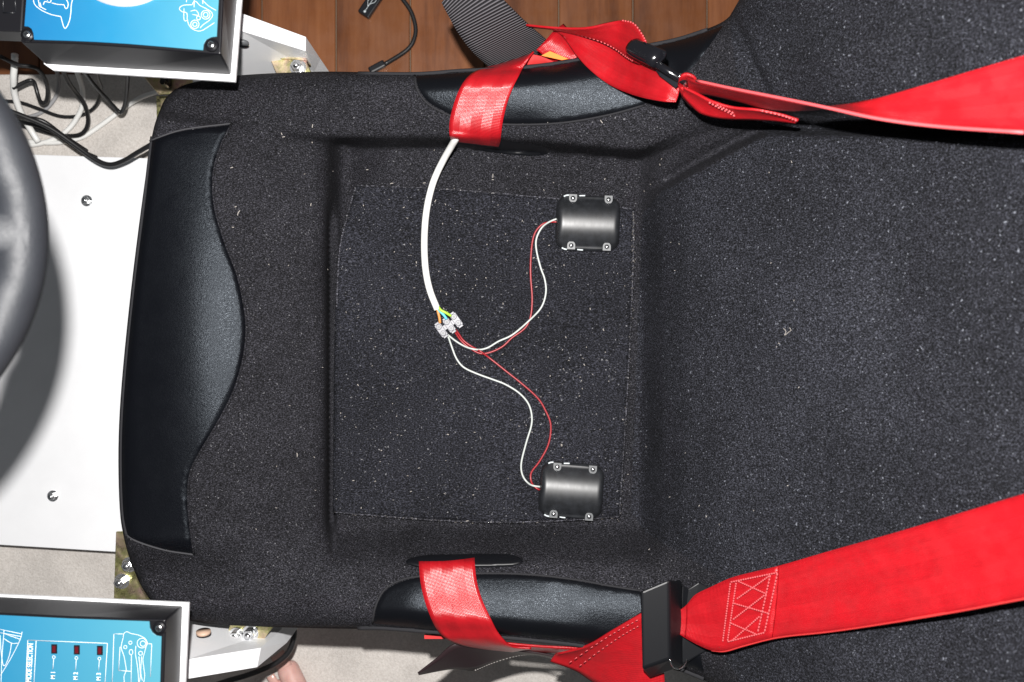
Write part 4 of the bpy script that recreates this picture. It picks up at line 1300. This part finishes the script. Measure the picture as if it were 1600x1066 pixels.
cable('black_cable', [(126, 104, .24), (132, 113, .22), (147, 133, .18), (163.5, 151, .14), (177, 165.5, .11), (188, 175.5, .10), (194.5, 166, .11), (198, 145, .14), (200, 110, .2)], 0.0026, bc, 'black cable hanging in a sharp v below the upper control box')
cable('white_cable', [(23, 85, .12), (22.5, 104, .11), (21, 122, .10), (22.5, 145, .08), (31, 172, .06), (45, 198, .04), (60, 222, .03)], 0.0042, wc, 'thick white cable dropping behind the wheel rim')
cable('white_cable', [(116, 100, .10), (122, 117, .08), (129, 140, .05), (128, 167, .03), (116, 191, .02), (100, 208, .018), (80, 219, .016), (55, 226, .016), (20, 228, .016)], 0.0034, wc, 'white cable curving across the rug behind the black cables')
cable('white_cable', [(262, 138, .06), (244, 144, .05), (219, 153, .035), (194, 169, .022), (156, 197, .016), (125, 216, .016), (84, 223.5, .016), (40, 221, .016)], 0.0032, wc, 'white cable running from the zinc plate along the rug')
cable('black_cable', [(458, 950, .12), (459.7, 984, .12), (458, 1002, .12), (450, 1020, .12), (433, 1035.5, .12), (409, 1047, .12), (381, 1057, .12), (350, 1066, .12), (300, 1084, .12)], 0.0036, bc, 'black cable curving round the lower side panel over the bare foot')

cable('black_cable', [(150, 100, .14), (152, 120, .10), (158, 140, .06), (150, 165, .03), (128, 180, .02), (95, 182, .02), (60, 170, .02), (30, 160, .02), (0, 158, .02)], 0.0024, bc, 'thin black cable crossing the rug behind the hanging loops')
cable('grey_cable', [(88, 108, .05), (92, 128, .03), (88, 150, .02), (70, 172, .018), (48, 182, .018), (20, 184, .018)], 0.0026, M['grey_cable'], 'short grey cable on the rug behind the small black loop')
cable('black_cable', [(-10, 188, .06), (40, 192, .055), (80, 205, .05), (105, 222, .05), (128, 236, .065), (150, 246, .08)], 0.0026, bc, 'lowest black cable of the bundle beside the wheel')
usb = thing('usb_cable', W(630, 40, 0.0), 'black connector cable with two plugs curled on the wooden floor', 'cable')
tube('lead', [W(*p) for p in [(600, 101, .012), (625, 86, .008), (638, 76, .007), (646, 64, .007), (649.5, 45, .007), (643, 20, .008), (630, 0, .009), (612, -22, .01), (592, -34, .01), (586, -20, .009)]], 0.0030, bc, usb, n=10, sub=5)
Mr = Matrix.Rotation(R(28), 3, 'Z')
V, Fc = box_geo(W(590, 106.5, .005), 0.024, 0.0095, 0.009, Mr); bevel(mk('plug', V, Fc, M['plastic'], usb, False), 0.002)
Mr = Matrix.Rotation(R(56), 3, 'Z')
pc = W(583, 5, .002)
V, Fc = box_geo(pc, 0.046, 0.018, 0.010, Mr); pl = bevel(mk('plug', V, Fc, M['plastic'], usb, False), 0.002)
geo = []
for (x0, y0, x1, y1) in ((-.018, 0, .006, 0), (-.010, 0, -.004, .0045), (-.004, .0045, .002, .0045), (-.006, 0, 0, -.0045), (0, -.0045, .004, -.0045)):
    geo.append(tube_geo([pc + Mr @ Vector((x0, y0, .0101)), pc + Mr @ Vector((x1, y1, .0101))], 0.0005, n=4, sub=1))
geo.append(cyl_geo(pc + Mr @ Vector((-.018, 0, .0100)), 0.0018, 0.0003, 12))
V, Fc = join_geo(geo); mk('trident_mark', V, Fc, M['glint_mark_white'], pl)

# ------------------------------------------------------------------ bare foot at the lower edge
fc = W(452, 1062, 0.03)
foot_v = []; foot_e = []; foot_r = []


def fv(p, r):
    foot_v.append(p); foot_r.append(r); return len(foot_v) - 1


ax = Vector((-0.62, 1, 0)).normalized(); sd = -Vector((ax.y, -ax.x, 0))
o0 = W(436, 1018, 0.02); o0.z = 0.010        # tip of the big toe


def FP(back, side, z): return o0 - ax * back + sd * side + Vector((0, 0, z))


ankle = fv(FP(0.215, 0.030, 0.075), (0.030, 0.034))
mid = fv(FP(0.15, 0.026, 0.042), (0.034, 0.028)); foot_e.append((ankle, mid))
ball = fv(FP(0.075, 0.022, 0.026), (0.036, 0.020)); foot_e.append((mid, ball))
heel = fv(FP(0.255, 0.032, 0.030), (0.028, 0.026)); foot_e.append((ankle, heel))
shin = fv(FP(0.215, 0.032, 0.16), (0.032, 0.034)); foot_e.append((ankle, shin))
calf = fv(FP(0.225, 0.034, 0.30), (0.045, 0.050)); foot_e.append((shin, calf))
toes = []
for k, (b0, s0, b1, s1, r) in enumerate(((0.052, 0.002, 0.015, 0.0, 0.0165), (0.054, 0.024, 0.030, 0.025, 0.0100), (0.060, 0.037, 0.038, 0.039, 0.0092), (0.067, 0.049, 0.046, 0.052, 0.0088), (0.075, 0.059, 0.056, 0.063, 0.0084))):
    a = fv(FP(b0, s0, 0.018), (r * 1.05, r)); foot_e.append((ball, a))
    b = fv(FP((b0 + b1) / 2, (s0 + s1) / 2, 0.017), (r * 0.98, r * 0.95)); foot_e.append((a, b))
    c2 = fv(FP(b1, s1, 0.0115), (r, r * 0.85)); foot_e.append((b, c2)); toes.append((FP(b1, s1, 0.0115), r))
person = thing('person', o0, 'bare foot of a person standing on the rug behind the black cable', 'person')
me = bpy.data.meshes.new('foot'); me.from_pydata([tuple(v - ORG[person]) for v in foot_v], foot_e, [])
ob = bpy.data.objects.new('foot', me); COL.objects.link(ob); ob.parent = person; ORG[ob] = ORG[person]
sk = ob.modifiers.new('skin', 'SKIN'); sk.use_smooth_shade = True
for i, r in enumerate(foot_r): me.skin_vertices[0].data[i].radius = r
me.skin_vertices[0].data[mid].use_root = True; me.skin_vertices[0].data[0].use_root = False
sb = ob.modifiers.new('sub', 'SUBSURF'); sb.levels = 2; sb.render_levels = 2
me.materials.append(M['skin'])
for p, r in toes:
    V, Fc = [], []
    for i in range(7):
        for j in range(9):
            u, v_ = -1 + 2 * i / 6, -1 + 2 * j / 8
            V.append(p + sd * (u * r * 0.62) + ax * (v_ * r * 0.7 + r * 0.25) + Vector((0, 0, r * (0.90 - 0.25 * u * u - 0.10 * (v_ > 0) * v_ * v_))))
    for i in range(6):
        for j in range(8):
            a = i * 9 + j; Fc.append((a, a + 1, a + 10, a + 9))
    q = mk('toenail', V, Fc, M['nail'], person); md = q.modifiers.new('t', 'SOLIDIFY'); md.thickness = 0.0008

# ------------------------------------------------------------------ lint and crumbs
geo = []


def crumb(x, y, L, wd, ang, z=None):
    z = (zp(x, y) if z is None else z)
    p = W(x, y, z + wd * 0.6)
    d = Vector((math.cos(ang), math.sin(ang), random.uniform(-.1, .15))) * L / 2
    n_ = Vector((-d.y, d.x, 0)) * random.uniform(-.25, .25)
    geo.append(tube_geo([p - d, p + n_, p + d], wd / 2, n=4, sub=2))


for (x, y, L, a) in ((440, 209, .004, 2.0), (443, 214, .004, .2), (488, 197, .005, 1.5), (488, 222, .0035, 1.5), (362, 262, .004, .3), (373, 333, .008, 1.1), (368, 323, .003, .4), (486, 320, .004, 1.4), (364, 355, .003, 0),
                     (770, 275, .006, 1.5), (770, 281, .003, 0), (574, 265, .004, .1), (464, 711, .006, 1.6), (940, 190, .005, 2.2), (730, 814, .004, .2), (945, 280, .003, 1.2), (855, 190, .004, 2), (680, 314, .004, 1), (612, 287, .005, .2), (663, 286, .004, .1)):
    crumb(x, y, L * 0.7, 0.0009, a)
for _ in range(140):
    x = random.uniform(530, 985); y = random.uniform(295, 808)
    if not px_inside(PADo, np.array([x]), np.array([y]))[0]: continue
    if 860 < x < 975 and 300 < y < 396 or 835 < x < 950 and 718 < y < 816: continue
    crumb(x, y, random.choice((.001, .0012, .0015, .0022)), random.uniform(.0005, .0011), random.uniform(0, math.pi))
for _ in range(90):
    x = random.uniform(330, 1250); y = random.uniform(230, 860)
    if 300 < x < 390: continue
    crumb(x, y, random.choice((.0012, .0016, .002)), random.uniform(.0004, .0007), random.uniform(0, math.pi))
V, Fc = join_geo(geo)
lint = mk('lint', V, Fc, M['lint'], None)
tag(lint, 'pale lint and crumbs scattered over the black seat', 'lint', kind='stuff')
fib = tube('fibre', [W(x, y, zs(x, y) + .0006) for x, y in ((1224, 513), (1228, 518), (1226, 524), (1231, 520), (1236, 516), (1233, 512))], 0.00022, M['lint'], None, n=5, sub=4)
tag(fib, 'single curled pale fibre lying on the seat back', 'fibre')
